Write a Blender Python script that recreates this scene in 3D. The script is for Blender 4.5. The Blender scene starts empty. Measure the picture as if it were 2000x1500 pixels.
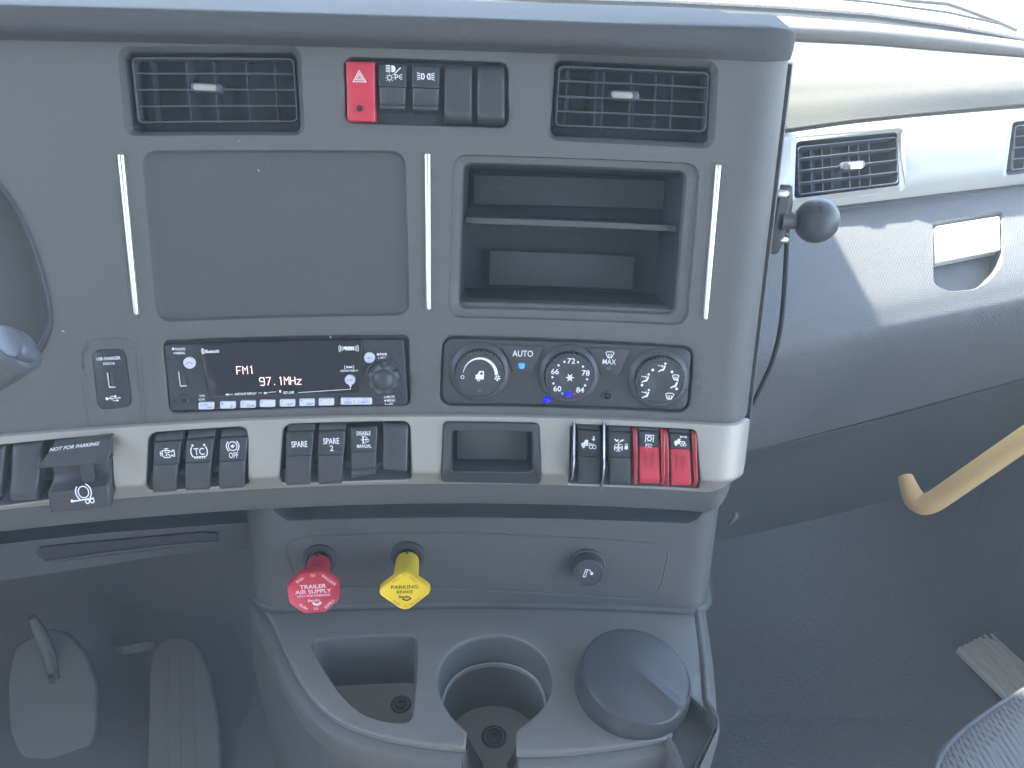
import bpy, bmesh, math, random
from mathutils import Vector, Matrix
from mathutils.geometry import delaunay_2d_cdt
R = math.radians
sc = bpy.context.scene
COL = sc.collection
random.seed(7)

# ------------------------------------------------------------------ camera, sky, sun, exposure
CZ = 1.25                                   # camera height above the cab floor
PITCH, ROLL, F = R(30.0), R(2.07), 1500.0   # F in pixels of a 2000 px wide picture
CAMP = Vector((0, 0, CZ))
cr, sr, cp, sp = math.cos(ROLL), math.sin(ROLL), math.cos(PITCH), math.sin(PITCH)
AX = Vector((cr, sr * sp, sr * cp))         # image right
AD = Vector((sr, -cr * sp, -cr * cp))       # image down
AF = Vector((0, cp, -sp))                   # view direction
cam = bpy.data.cameras.new('camera')
cam.sensor_width = 36; cam.lens = F / 2000 * 36; cam.clip_start = .02; cam.clip_end = 2000
camo = bpy.data.objects.new('camera', cam); COL.objects.link(camo)
camo.matrix_world = Matrix(((AX.x, -AD.x, -AF.x, 0), (AX.y, -AD.y, -AF.y, 0), (AX.z, -AD.z, -AF.z, CZ), (0, 0, 0, 1)))
sc.camera = camo

SUN = Vector((-.45, .28, .85)).normalized()  # towards the sun: ahead of the truck, a little left, high
elev = math.asin(SUN.z); azim = math.atan2(SUN.x, SUN.y)
w = bpy.data.worlds.new('World'); sc.world = w; w.use_nodes = True
nt = w.node_tree; nt.nodes.clear()
sky = nt.nodes.new('ShaderNodeTexSky'); sky.sky_type = 'NISHITA'; sky.sun_disc = False
sky.sun_elevation = elev; sky.sun_rotation = azim
bg = nt.nodes.new('ShaderNodeBackground'); bg.inputs[1].default_value = .15
wo = nt.nodes.new('ShaderNodeOutputWorld')
nt.links.new(sky.outputs[0], bg.inputs[0]); nt.links.new(bg.outputs[0], wo.inputs[0])
sl = bpy.data.lights.new('sun', 'SUN'); sl.energy = 3.0; sl.angle = R(1.8); sl.color = (1, .95, .88)
so = bpy.data.objects.new('sun', sl); COL.objects.link(so)
so.rotation_euler = (-SUN).to_track_quat('-Z', 'Y').to_euler(); so.location = (0, 0, 4)
sc.view_settings.view_transform = 'Standard'; sc.view_settings.look = 'None'
sc.view_settings.exposure = 3.68; sc.view_settings.gamma = 1

# ------------------------------------------------------------------ picture <-> place
def ray(px, py):
    return AF + AX * ((px - 1000) / F) + AD * ((py - 750) / F)
def proj(p):
    q = p - CAMP; d = q.dot(AF)
    return 1000 + F * q.dot(AX) / d, 750 + F * q.dot(AD) / d
def on_y(px, py, Y0, k=0., X0=.4):            # on the upright plane Y = Y0 + k (X - X0)
    d = ray(px, py); return CAMP + d * ((Y0 - k * X0) / (d.y - k * d.x))
def on_z(px, py, z):
    d = ray(px, py); return CAMP + d * ((z - CZ) / d.z)
def on_x(px, py, x):
    d = ray(px, py); return CAMP + d * (x / d.x)

class Surf:
    """a curved sheet: base(u,v) -> point; h lifts along the normal"""
    def __init__(s, fn, guess=(0, 0)): s.fn = fn; s.g = guess
    def nrm(s, u, v):
        e = 2e-4; a = s.fn(u + e, v) - s.fn(u - e, v); b = s.fn(u, v + e) - s.fn(u, v - e)
        return a.cross(b).normalized()
    def pt(s, u, v, h=0.):
        p = s.fn(u, v)
        return p + s.nrm(u, v) * h if h else p
    def uv(s, px, py, h=0.):
        u, v = s.g
        for it in range(25):
            x, y = proj(s.pt(u, v, h)); ex, ey = px - x, py - y
            if abs(ex) + abs(ey) < .01: break
            e = 1e-3
            xu, yu = proj(s.pt(u + e, v, h)); xv, yv = proj(s.pt(u, v + e, h))
            a, c, b, d = (xu - x) / e, (yu - y) / e, (xv - x) / e, (yv - y) / e
            D = a * d - b * c
            if abs(D) < 1e-9: break
            du, dv = (d * ex - b * ey) / D, (-c * ex + a * ey) / D
            m = max(abs(du), abs(dv)); k = min(1, .15 / m) if m > 0 else 1
            u += du * k; v += dv * k
        return (u, v)
    def frame(s, px, py, h=0., rot=0.):
        u, v = s.uv(px, py, h)
        o = s.pt(u, v, h); n = s.nrm(u, v); x = (s.fn(u + 1e-3, v) - s.fn(u - 1e-3, v)).normalized()
        y = n.cross(x)
        if rot: x, y = x * math.cos(rot) + y * math.sin(rot), y * math.cos(rot) - x * math.sin(rot)
        a = s.pt(*s.uv(px + 3, py, h), h); b = s.pt(*s.uv(px, py + 3, h), h)
        return Frame(o, x, y, n, (a - o).length / 3, (b - o).length / 3)
class Frame:
    def __init__(s, o, x, y, n, kx=1, ky=1): s.o, s.x, s.y, s.n, s.kx, s.ky = o, x, y, n, kx, ky
    def p(s, a, b, c=0.): return s.o + s.x * a + s.y * b + s.n * c
    def q(s, a, b, c=0.): return s.o + s.x * (a * s.kx) - s.y * (b * s.ky) + s.n * c   # picture-sized units
    def lift(s, h): return Frame(s.o + s.n * h, s.x, s.y, s.n, s.kx, s.ky)

def sweep_surf(Y0, a, b, lean, uL=-9, RL=.03, uR=9, RR=.03, z0=-.3, maxL=80, maxR=80):
    """plan curve Y=Y0+a u+b u^2, rolled back at both ends, drawn upward along a leaning line"""
    tn, cn = math.sin(lean), math.cos(lean)
    def plan(u):
        if u > uR:
            f0 = math.atan(a + 2 * b * uR); s = u - uR; fm = R(maxR); L = (fm - f0) * RR; t = min(s, L); f1 = f0 + t / RR
            x = uR + RR * (math.sin(f1) - math.sin(f0)); y = Y0 + a * uR + b * uR * uR + RR * (math.cos(f0) - math.cos(f1))
            if s > L: x += math.cos(fm) * (s - L); y += math.sin(fm) * (s - L)
            return x, y
        if u < uL:
            f0 = math.atan(a + 2 * b * uL); s = uL - u; fm = -R(maxL); L = (f0 - fm) * RL; t = min(s, L); f1 = f0 - t / RL
            x = uL - RL * (math.sin(f0) - math.sin(f1)); y = Y0 + a * uL + b * uL * uL + RL * (math.cos(f0) - math.cos(f1))
            if s > L: x -= math.cos(fm) * (s - L); y -= math.sin(fm) * (s - L)
            return x, y
        return u, Y0 + a * u + b * u * u
    def fn(u, v):
        x, y = plan(u)
        return Vector((x, y + v * tn, CZ + z0 + v * cn))
    return Surf(fn)

# ------------------------------------------------------------------ materials
def mat(name, col, rough=.5, metal=0., spec=.5, bump=None, emit=None, estr=0., coat=0., alpha=1., trans=0., var=0.):
    m = bpy.data.materials.new(name); m.use_nodes = True; t = m.node_tree; N = t.nodes; L = t.links
    b = N['Principled BSDF']
    b.inputs['Base Color'].default_value = (*col, 1); b.inputs['Roughness'].default_value = rough
    b.inputs['Metallic'].default_value = metal; b.inputs['Specular IOR Level'].default_value = spec
    b.inputs['Coat Weight'].default_value = coat; b.inputs['Alpha'].default_value = alpha
    b.inputs['Transmission Weight'].default_value = trans
    if emit: b.inputs['Emission Color'].default_value = (*emit, 1); b.inputs['Emission Strength'].default_value = estr
    tc = N.new('ShaderNodeTexCoord')
    if var:                                                     # wear: slow and fine tone changes of the plastic itself
        nz = N.new('ShaderNodeTexNoise'); nz.inputs['Scale'].default_value = 9; nz.inputs['Detail'].default_value = 8; nz.inputs['Roughness'].default_value = .7
        mr = N.new('ShaderNodeMapRange'); mr.inputs[3].default_value = 1 - var; mr.inputs[4].default_value = 1 + var
        mx = N.new('ShaderNodeVectorMath'); mx.operation = 'SCALE'; mx.inputs[0].default_value = col
        L.new(tc.outputs['Object'], nz.inputs['Vector']); L.new(nz.outputs[0], mr.inputs[0]); L.new(mr.outputs[0], mx.inputs['Scale'])
        L.new(mx.outputs[0], b.inputs['Base Color'])
        mr2 = N.new('ShaderNodeMapRange'); mr2.inputs[3].default_value = max(0, rough - .1); mr2.inputs[4].default_value = min(1, rough + .1)
        L.new(nz.outputs[0], mr2.inputs[0]); L.new(mr2.outputs[0], b.inputs['Roughness'])
    if bump:
        kind, scale, dist = bump
        bp = N.new('ShaderNodeBump'); bp.inputs['Distance'].default_value = dist; bp.inputs['Strength'].default_value = 1
        if kind == 'noise':
            x = N.new('ShaderNodeTexNoise'); x.inputs['Scale'].default_value = scale; x.inputs['Detail'].default_value = 2; out = x.outputs[0]
            L.new(tc.outputs['Object'], x.inputs['Vector'])
        elif kind == 'leather':
            x = N.new('ShaderNodeTexVoronoi'); x.feature = 'SMOOTH_F1'; x.inputs['Scale'].default_value = scale; out = x.outputs['Distance']
            d = N.new('ShaderNodeTexNoise'); d.inputs['Scale'].default_value = scale * .6
            a = N.new('ShaderNodeVectorMath'); a.operation = 'MULTIPLY_ADD'; a.inputs[1].default_value = (.6 / scale,) * 3
            L.new(tc.outputs['Object'], d.inputs['Vector']); L.new(d.outputs['Color'], a.inputs[0]); L.new(tc.outputs['Object'], a.inputs[2])
            L.new(a.outputs[0], x.inputs['Vector'])
        elif kind == 'twill':
            def wv(rot):
                mp = N.new('ShaderNodeMapping'); mp.inputs['Rotation'].default_value = rot
                q = N.new('ShaderNodeTexWave'); q.bands_direction = 'X'; q.inputs['Scale'].default_value = scale; q.inputs['Distortion'].default_value = .0
                L.new(tc.outputs['Object'], mp.inputs[0]); L.new(mp.outputs[0], q.inputs['Vector']); return q.outputs['Fac']
            mu = N.new('ShaderNodeMath'); mu.operation = 'MULTIPLY'
            L.new(wv((0, R(40), R(0))), mu.inputs[0]); L.new(wv((0, R(-50), 0)), mu.inputs[1]); out = mu.outputs[0]
        elif kind == 'twill1':
            mp = N.new('ShaderNodeMapping'); mp.inputs['Rotation'].default_value = (0, R(48), 0)
            q = N.new('ShaderNodeTexWave'); q.bands_direction = 'X'; q.inputs['Scale'].default_value = scale; q.inputs['Distortion'].default_value = .4
            L.new(tc.outputs['Object'], mp.inputs[0]); L.new(mp.outputs[0], q.inputs['Vector']); out = q.outputs['Fac']
        L.new(out, bp.inputs['Height']); L.new(bp.outputs[0], b.inputs['Normal'])
    return m
G = ('noise', 900, .0004)
M = dict(
 dash=mat('dash_plastic', (.106, .105, .098), .55, bump=G, var=.06),
 dash_dark=mat('dash_lower_plastic', (.086, .087, .082), .55, bump=G, var=.06),
 screen=mat('blank_screen_plastic', (.070, .071, .069), .6, bump=G, var=.05),
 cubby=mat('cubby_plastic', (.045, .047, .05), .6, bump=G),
 brow=mat('brow_vinyl', (.080, .078, .08), .75, spec=.12, bump=('leather', 330, .0003), var=.06),
 leather=mat('grained_dash_top', (.085, .08, .08), .55, bump=('leather', 330, .0004), var=.06),
 black=mat('black_plastic', (.048, .05, .056), .5, bump=('noise', 1500, .0001)),
 vent=mat('vent_plastic', (.05, .052, .07), .45, bump=('noise', 1500, .0001)),
 slat=mat('vent_slat_plastic', (.085, .087, .1), .35),
 gloss=mat('gloss_black', (.012, .012, .018), .12, coat=.5),
 lens=mat('switch_lens', (.038, .041, .046), .3),
 rock=mat('switch_plastic', (.052, .053, .055), .38, bump=('noise', 1500, .00008)),
 silver=mat('satin_silver_paint', (.37, .355, .315), .45, .35, bump=('noise', 1400, .0001), var=.03),
 chrome=mat('chrome', (.9, .9, .9), .33, 1.),
 satin=mat('satin_chrome', (.88, .88, .86), .4, .9),
 step=mat('cup_step_highlight', (.26, .26, .24), .4),  # paler than the dash plastic to paint in the highlight on the step
 steel=mat('brushed_metal', (.5, .5, .48), .35, 1., bump=('noise', 500, .0001)),
 white=mat('white_print', (.85, .85, .85), .5),
 button=mat('white_button', (.62, .63, .68), .35),
 blueprint=mat('blue_print', (.13, .14, .5), .5),
 greyprint=mat('grey_print', (.25, .25, .4), .5),
 red=mat('red_plastic', (.55, .035, .06), .4, bump=('noise', 1200, .0001)),
 redgloss=mat('red_clear_plastic', (.42, .012, .02), .1, coat=1., trans=.25),
 yellow=mat('yellow_plastic', (.82, .56, .02), .4),
 blackprint=mat('black_print', (.02, .02, .02), .5),
 brownprint=mat('faded_brown_print', (.4, .24, .03), .6),
 pinkprint=mat('pale_print', (.8, .62, .62), .5),
 led=mat('blue_led', (.01, .02, .5), .3, emit=(.0, .0, 1.), estr=.22),
 led2=mat('pale_blue_led', (.1, .3, .8), .3, emit=(.0, .10, 1.), estr=.2),
 leadoff=mat('unlit_indicator', (.12, .12, .12), .4),
 lcd=mat('display_segments', (.3, .2, .22), .4, emit=(1., .72, .74), estr=.14),
 tan=mat('tan_rubber', (.52, .345, .145), .55, bump=('noise', 900, .0001)),
 fabric=mat('dark_woven_fabric', (.16, .15, .13), .9, bump=('twill1', 125, .0005)),
 bulge=mat('grained_lower_dash', (.118, .115, .112), .6, bump=('twill', 120, .0004), var=.05),
 floor=mat('rubber_floor', (.17, .17, .168), .45, bump=('leather', 150, .0013), var=.15),
 carpet=mat('footwell_lining', (.25, .25, .25), .9, bump=('noise', 500, .0006), var=.15),
 seat=mat('seat_mesh_fabric', (.25, .245, .25), .9, bump=('twill', 62, .0025)),
 stalk=mat('stalk_plastic', (.09, .095, .115), .35),
 seatvinyl=mat('seat_vinyl', (.22, .225, .24), .5, bump=('leather', 500, .0002)),
 cup=mat('brown_rubber_insert', (.30, .295, .285), .7, bump=G),
 floor_far=mat('footwell_rubber', (.12, .128, .137), .6, bump=('leather', 300, .0004), var=.1),
 tread=mat('worn_aluminium', (.86, .83, .75), .35, .1, bump=('noise', 400, .0002)),
 tray=mat('tray_plastic', (.16, .155, .145), .36, bump=('noise', 900, .00025), var=.06),  # lighter copy of the dash plastic, painting in brighter light on the tray
 gap=mat('recess_shade', (.02, .021, .026), .6),  # near-black, paints in the shade of the underside and the kick panel slot
 kick=mat('kick_panel_plastic', (.085, .088, .095), .6, bump=G),
 pedal=mat('pedal_rubber', (.24, .24, .23), .7, bump=G),
 body=mat('white_body_paint', (.8, .8, .8), .25, coat=.5),
 ground=mat('pale_concrete', (.4, .39, .37), .9, bump=('noise', 8, .01)),
 headliner=mat('headliner', (.5, .48, .45), .9),
 rearwall=mat('rear_wall_lining', (.34, .32, .30), .9),
 rubber=mat('black_rubber', (.025, .025, .025), .6),
 mount=mat('ball_rubber', (.06, .062, .066), .42),
 blind=mat('tinted_screen', (.02, .022, .025), .25),
)
def glass_mat():
    m = bpy.data.materials.new('windshield_glass'); m.use_nodes = True; t = m.node_tree; t.nodes.clear()
    a = t.nodes.new('ShaderNodeBsdfTransparent'); a.inputs[0].default_value = (.86, .93, .88, 1)
    g = t.nodes.new('ShaderNodeBsdfGlossy'); g.inputs['Roughness'].default_value = .02
    mx = t.nodes.new('ShaderNodeMixShader'); mx.inputs[0].default_value = .06
    o = t.nodes.new('ShaderNodeOutputMaterial')
    t.links.new(a.outputs[0], mx.inputs[1]); t.links.new(g.outputs[0], mx.inputs[2]); t.links.new(mx.outputs[0], o.inputs[0])
    return m
M['glass'] = glass_mat()

# ------------------------------------------------------------------ objects
def thing(name, label, cat, loc, group=None, kind=None):
    o = bpy.data.objects.new(name, None); COL.objects.link(o); o.location = loc; o.empty_display_size = .02
    if label: o['label'] = label
    if cat: o['category'] = cat
    if group: o['group'] = group
    if kind: o['kind'] = kind
    o['_b'] = tuple(loc)
    return o
class MB:
    def __init__(s): s.v = []; s.f = []
    def add(s, vs, fs):
        n = len(s.v); s.v += [Vector(p) for p in vs]; s.f += [[n + i for i in f] for f in fs]; return s
    def loft(s, rings, closed=True, cap0=False, cap1=False):
        n = len(rings[0]); m = n if closed else n - 1; vs = [p for r in rings for p in r]; fs = []
        for i in range(len(rings) - 1):
            for j in range(m):
                k = (j + 1) % n; fs.append((i * n + j, i * n + k, (i + 1) * n + k, (i + 1) * n + j))
        if cap0: fs.append(list(range(n))[::-1])
        if cap1: fs.append([(len(rings) - 1) * n + j for j in range(n)])
        return s.add(vs, fs)
    def box(s, c, x, y, z, a, b, d):            # centre, unit axes, half sizes
        vs = [c + x * (a * i) + y * (b * j) + z * (d * k) for k in (-1, 1) for j in (-1, 1) for i in (-1, 1)]
        return s.add(vs, [(0, 2, 3, 1), (4, 5, 7, 6), (0, 1, 5, 4), (2, 6, 7, 3), (0, 4, 6, 2), (1, 3, 7, 5)])
    def tube(s, pts, r, seg=10, caps=True):
        rings = []; up = Vector((.13, .31, .94))
        for i, p in enumerate(pts):
            t = (pts[min(i + 1, len(pts) - 1)] - pts[max(i - 1, 0)]).normalized()
            x = t.cross(up).normalized(); y = t.cross(x); rr = r[i] if isinstance(r, (list, tuple)) else r
            rings.append([p + (x * math.cos(2 * math.pi * k / seg) + y * math.sin(2 * math.pi * k / seg)) * rr for k in range(seg)])
        return s.loft(rings, True, caps, caps)
    def lathe(s, F, prof, seg=40, mod=None, cap0=False, cap1=True):
        rings = []
        for i, (r, h) in enumerate(prof):
            rg = []
            for k in range(seg):
                t = 2 * math.pi * k / seg; rr = r * (mod(t, i) if mod else 1)
                rg.append(F.p(rr * math.cos(t), rr * math.sin(t), h))
            rings.append(rg)
        return s.loft(rings, True, cap0, cap1)
    def build(s, name, m, parent=None, label=None, kind=None, sharp=38, recalc=True, cat=None, group=None):
        if parent is None:
            n = len(s.v); b = sum(s.v, Vector()) / n; b = Vector((b.x, b.y, min(p.z for p in s.v)))
        else:
            b = Vector(parent['_b'])
        me = bpy.data.meshes.new(name)
        bm = bmesh.new(); vs = [bm.verts.new(p - b) for p in s.v]
        for f in s.f:
            try: bm.faces.new([vs[i] for i in f])
            except ValueError: pass
        bmesh.ops.remove_doubles(bm, verts=bm.verts, dist=1e-6)
        if recalc: bmesh.ops.recalc_face_normals(bm, faces=bm.faces)
        c = math.cos(R(sharp))
        for f in bm.faces: f.smooth = True
        for e in bm.edges:
            if len(e.link_faces) == 2 and e.link_faces[0].normal.dot(e.link_faces[1].normal) < c: e.smooth = False
        bm.to_mesh(me); bm.free(); me.materials.append(M[m] if isinstance(m, str) else m)
        o = bpy.data.objects.new(name, me); COL.objects.link(o)
        if parent is None: o.location = b
        else: o.parent = parent
        o['_b'] = tuple(b)
        if label: o['label'] = label
        if kind: o['kind'] = kind
        if cat: o['category'] = cat
        if group: o['group'] = group
        return o

# ------------------------------------------------------------------ outlines
def area(c): return sum(c[i][0] * c[(i + 1) % len(c)][1] - c[(i + 1) % len(c)][0] * c[i][1] for i in range(len(c))) / 2
def ccw(c): return c if area(c) > 0 else c[::-1]
def rpoly(c, r, n=6):
    c = ccw(list(c)); out = []; N = len(c)
    rs = r if isinstance(r, (list, tuple)) else [r] * N
    for i in range(N):
        p, a, b = Vector(c[i]), Vector(c[i - 1]), Vector(c[(i + 1) % N])
        rr = min(rs[i], (a - p).length * .48, (b - p).length * .48)
        if rr < 1e-5: out.append(tuple(p)); continue
        p0 = p + (a - p).normalized() * rr; p2 = p + (b - p).normalized() * rr
        for k in range(n + 1):
            t = k / n; w_ = .75
            d = (1 - t) ** 2 + 2 * w_ * t * (1 - t) + t * t
            out.append(tuple((p0 * (1 - t) ** 2 + p * (2 * w_ * t * (1 - t)) + p2 * t * t) / d))
        if N <= 4:                                          # points along the straight sides, so that they follow the curved dash
            rn = min(rs[(i + 1) % N], (b - p).length * .48, (Vector(c[(i + 2) % N]) - b).length * .48)
            q0 = Vector(out[-1]); q1 = b + (p - b).normalized() * rn
            out += [tuple(q0.lerp(q1, k / 8)) for k in range(1, 8)]
    return out
def pxc(S, pts, h=0.): return [S.uv(x, y, h) for x, y in pts]
def rq(S, pts, r, h=0., n=6): return rpoly(pxc(S, pts, h), r, n)
def inset(c, d):
    N = len(c); out = []
    for i in range(N):
        p, a, b = Vector(c[i]), Vector(c[i - 1]), Vector(c[(i + 1) % N])
        e1 = (p - a); e2 = (b - p)
        if e1.length < 1e-9 or e2.length < 1e-9: out.append(c[i]); continue
        e1.normalize(); e2.normalize()
        n1 = Vector((-e1.y, e1.x)); n2 = Vector((-e2.y, e2.x)); m = n1 + n2
        if m.length < 1e-6: out.append(c[i]); continue
        m.normalize(); out.append(tuple(p + m * (d / max(.4, m.dot(n1)))))
    return out
def lerpc(c, d, t): return [(a[0] + (b[0] - a[0]) * t, a[1] + (b[1] - a[1]) * t) for a, b in zip(c, d)]
def ring(S, c, h): return [S.pt(u, v, h) for u, v in c]
def inside(c, x, y):
    r = False; j = len(c) - 1
    for i in range(len(c)):
        xi, yi = c[i]; xj, yj = c[j]
        if (yi > y) != (yj > y) and x < (xj - xi) * (y - yi) / (yj - yi) + xi: r = not r
        j = i
    return r
def plate(mb, S, outer, holes, h, step):
    """sheet over an outline with openings, finely divided so that it follows the curved surface"""
    hf = h if callable(h) else (lambda u, v: h)
    vs = []; es = []
    for c in [outer] + holes:
        n = len(vs); vs += [Vector(p) for p in c]; es += [(n + i, n + (i + 1) % len(c)) for i in range(len(c))]
    x0 = min(p[0] for p in outer); x1 = max(p[0] for p in outer); y0 = min(p[1] for p in outer); y1 = max(p[1] for p in outer)
    sx, sy = step if isinstance(step, tuple) else (step, step)
    i = 0; x = x0 + sx * .5
    while x < x1:
        y = y0 + sy * .5
        while y < y1:
            if inside(outer, x, y) and not any(inside(c, x, y) for c in holes): vs.append(Vector((x, y)))
            y += sy
        x += sx
    V, E_, Fc, *_ = delaunay_2d_cdt(vs, es, [], 0, 1e-7)
    fs = []
    for f in Fc:
        cx = sum(V[i].x for i in f) / len(f); cy = sum(V[i].y for i in f) / len(f)
        if inside(outer, cx, cy) and not any(inside(c, cx, cy) for c in holes): fs.append(list(f))
    mb.add([S.pt(v.x, v.y, hf(v.x, v.y)) for v in V], fs); return mb
def pad(mb, S, c, h0, h1, bev=.001, cap=True, step=None, n=2):
    """raised block: walls from h0 to h1 with a rounded edge"""
    rings = [ring(S, c, h0), ring(S, c, h1 - bev)]
    for k in range(1, n + 1):
        a = math.pi / 2 * k / n; rings.append(ring(S, inset(c, bev * (1 - math.cos(a))), h1 - bev + bev * math.sin(a)))
    mb.loft(rings, True)
    ci = inset(c, bev)
    if cap:
        if step: plate(mb, S, ci, [], h1, step)
        else: mb.add(ring(S, ci, h1), [list(range(len(ci)))])
    return mb
def well(mb, S, c, prof, cap=True, h=0.):
    """opening sinking below the surface: prof = [(inset, h)]"""
    mb.loft([ring(S, inset(c, d) if d else c, hh) for d, hh in prof], True)
    if cap:
        d, hh = prof[-1]; mb.add(ring(S, inset(c, d), hh), [list(range(len(c)))])
    return mb

# ------------------------------------------------------------------ print: lettering and symbols
def lettering(F, s, x, y, w_, h_, m, parent, name='lettering', bold=.0, shear=0., lift=.00015, rot=0., label=None):
    """flat print: s centred at picture offset x,y; w_ x h_ picture-sized"""
    cu = bpy.data.curves.new('t', 'FONT'); cu.body = s; cu.size = 1; cu.resolution_u = 3; cu.offset = bold; cu.shear = shear
    cu.align_x = 'CENTER'
    ob = bpy.data.objects.new('t', cu); me = bpy.data.meshes.new_from_object(ob)
    xs = [v.co.x for v in me.vertices]; ys = [v.co.y for v in me.vertices]
    x0, x1, y0, y1 = min(xs), max(xs), min(ys), max(ys)
    ca, sa = math.cos(rot), math.sin(rot)
    vs = []
    for v in me.vertices:
        a = ((v.co.x - x0) / (x1 - x0) - .5) * w_; b = -((v.co.y - y0) / (y1 - y0) - .5) * h_
        vs.append(F.q(x + a * ca - b * sa, y + a * sa + b * ca, lift))
    mb = MB(); mb.add(vs, [list(p.vertices) for p in me.polygons])
    bpy.data.objects.remove(ob); bpy.data.curves.remove(cu); bpy.data.meshes.remove(me)
    return mb.build(name, m, parent, recalc=False, label=label)
def symbol(F, prims, m, parent, name='symbol', k=1., dx=0, dy=0, lift=.00012):
    mb = MB(); z = lift
    def q(a, b): return F.q(dx + a * k, dy + b * k, z)
    def poly(pts): mb.add([q(*p) for p in pts], [list(range(len(pts)))])
    def line(pts, w_, closed=False):
        n = len(pts); P = [Vector(p) for p in pts]; L_ = []; R_ = []
        for i in range(n):
            a = P[i - 1] if (i or closed) else None; b = P[(i + 1) % n] if (i < n - 1 or closed) else None
            d1 = (P[i] - a).normalized() if a is not None else None; d2 = (b - P[i]).normalized() if b is not None else None
            if d1 is None: d1 = d2
            if d2 is None: d2 = d1
            n1 = Vector((-d1.y, d1.x)); n2 = Vector((-d2.y, d2.x)); mm = n1 + n2
            mm = n1 if mm.length < 1e-5 else mm.normalized()
            mm = mm * (w_ / 2 / max(.5, mm.dot(n1))); L_.append(P[i] + mm); R_.append(P[i] - mm)
        for i in range(n if closed else n - 1):
            j = (i + 1) % n; poly([L_[i], L_[j], R_[j], R_[i]])
    for p in prims:
        z += .000012
        if p[0] == 'l': line(p[1], p[2])
        elif p[0] == 'o': line(p[1], p[2], True)
        elif p[0] == 'p': poly(p[1])
        elif p[0] == 'd': poly([(p[1] + p[3] * math.cos(t * math.pi / 8), p[2] + p[3] * math.sin(t * math.pi / 8)) for t in range(16)])
        elif p[0] == 'c': line([(p[1] + p[3] * math.cos(t * math.pi / 10), p[2] + p[3] * math.sin(t * math.pi / 10)) for t in range(20)], p[4], True)
        elif p[0] == 'a': line([(p[1] + p[3] * math.cos(R(p[4] + (p[5] - p[4]) * t / 10)), p[2] + p[3] * math.sin(R(p[4] + (p[5] - p[4]) * t / 10))) for t in range(11)], p[6])
    return mb.build(name, m, parent, recalc=False)
# ================================================================== the setting
def struct(mb, name, m, **k): return mb.build(name, m, None, kind='structure', **k)
X_, Y_, Z_ = Vector((1, 0, 0)), Vector((0, 1, 0)), Vector((0, 0, 1))
mb = MB(); mb.add([(-30, -30, -1.6), (30, -30, -1.6), (30, 30, -1.6), (-30, 30, -1.6)], [(0, 1, 2, 3)]); struct(mb, 'ground', 'ground')
mb = MB()
g = [[Vector((-1.3 + .1 * i, -1.2 + .1 * j, 0)) for i in range(27)] for j in range(27)]
mb.loft(g, False); mb.loft([[Vector((-1.3 + .1 * i, 1.4, 0)) for i in range(27)], [Vector((-1.3 + .1 * i, 1.62, .12)) for i in range(27)], [Vector((-1.3 + .1 * i, 1.85, .75)) for i in range(27)]], False)
struct(mb, 'floor', 'floor')
mb = MB(); mb.loft([[Vector((x, 1.42, z)) for x in (-1.3, 0, 1.3)] for z in (.0, .5, 1.02, 1.10)], False); struct(mb, 'firewall', 'carpet')
mb = MB(); mb.loft([[Vector((x, -1.3, z)) for x in (-1.3, 0, 1.3)] for z in (0, 1, 1.9)], False); struct(mb, 'rear_wall', 'rearwall')
mb = MB(); mb.loft([[Vector((-1.2, y, z)) for y in (-1.3, 0, 1.4)] for z in (0, .5, 1.24)], False); struct(mb, 'left_wall', 'rearwall')

# ================================================================== centre dashboard
S = sweep_surf(.5, .037, -.286, R(15.22), uR=9)
U1 = S.uv(1449, 450)[0]
S = sweep_surf(.5, .037, -.286, R(15.22), uR=U1, RR=.024, maxR=78)
S.g = (0, 0)
dash = thing('dashboard', 'grey moulded centre dashboard with brow, silver trim band and openings for vents, switches and radio', 'dashboard', S.pt(0, -.2))
vtop = S.uv(600, 74, 0)[1] + .003
vtr = S.uv(850, 812, 0)[1]; vtr = (vtr + S.uv(320, 826)[1] + S.uv(1300, 822)[1]) / 3   # top of the silver band
UL = S.uv(0, 500)[0] - .22
UE = U1 + .30
# openings cut in the face
C_ventL = rq(S, [(229, 90), (588, 89), (596, 265), (243, 266)], .007)
C_ventR = rq(S, [(1075, 103), (1405, 118), (1396, 292), (1066, 275)], .009)
C_top = rq(S, [(669, 108), (996, 119), (995, 253), (673, 243)], .007)
C_scr = rq(S, [(275, 294), (792, 294), (801, 617), (306, 630)], .010)
C_bin = rq(S, [(884, 301), (1369, 319), (1343, 637), (875, 621)], .010)
C_rad = rq(S, [(314, 663), (801, 652), (804, 795), (328, 811)], .006)
C_cli = rq(S, [(862, 653), (1359, 674), (1348, 810), (856, 795)], .010)
C_usb = rq(S, [(177, 682), (246, 680), (260, 796), (190, 803)], .006)
C_clu = pxc(S, [(-330, 560), (-250, 380), (-120, 300), (-20, 330), (25, 385), (60, 450), (88, 530), (106, 610), (100, 655), (80, 695), (40, 740), (0, 765), (-120, 790), (-260, 740)])
C_clu = ccw(C_clu)
for _ in range(2): C_clu = [tuple(Vector(C_clu[i // 2]).lerp(Vector(C_clu[(i // 2 + 1) % len(C_clu)]), .25 + .5 * (i % 2))) for i in range(2 * len(C_clu))]
outer = ccw([(UL, vtr + .0008), (UE, vtr + .0008), (UE, vtop), (UL, vtop)])
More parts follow.
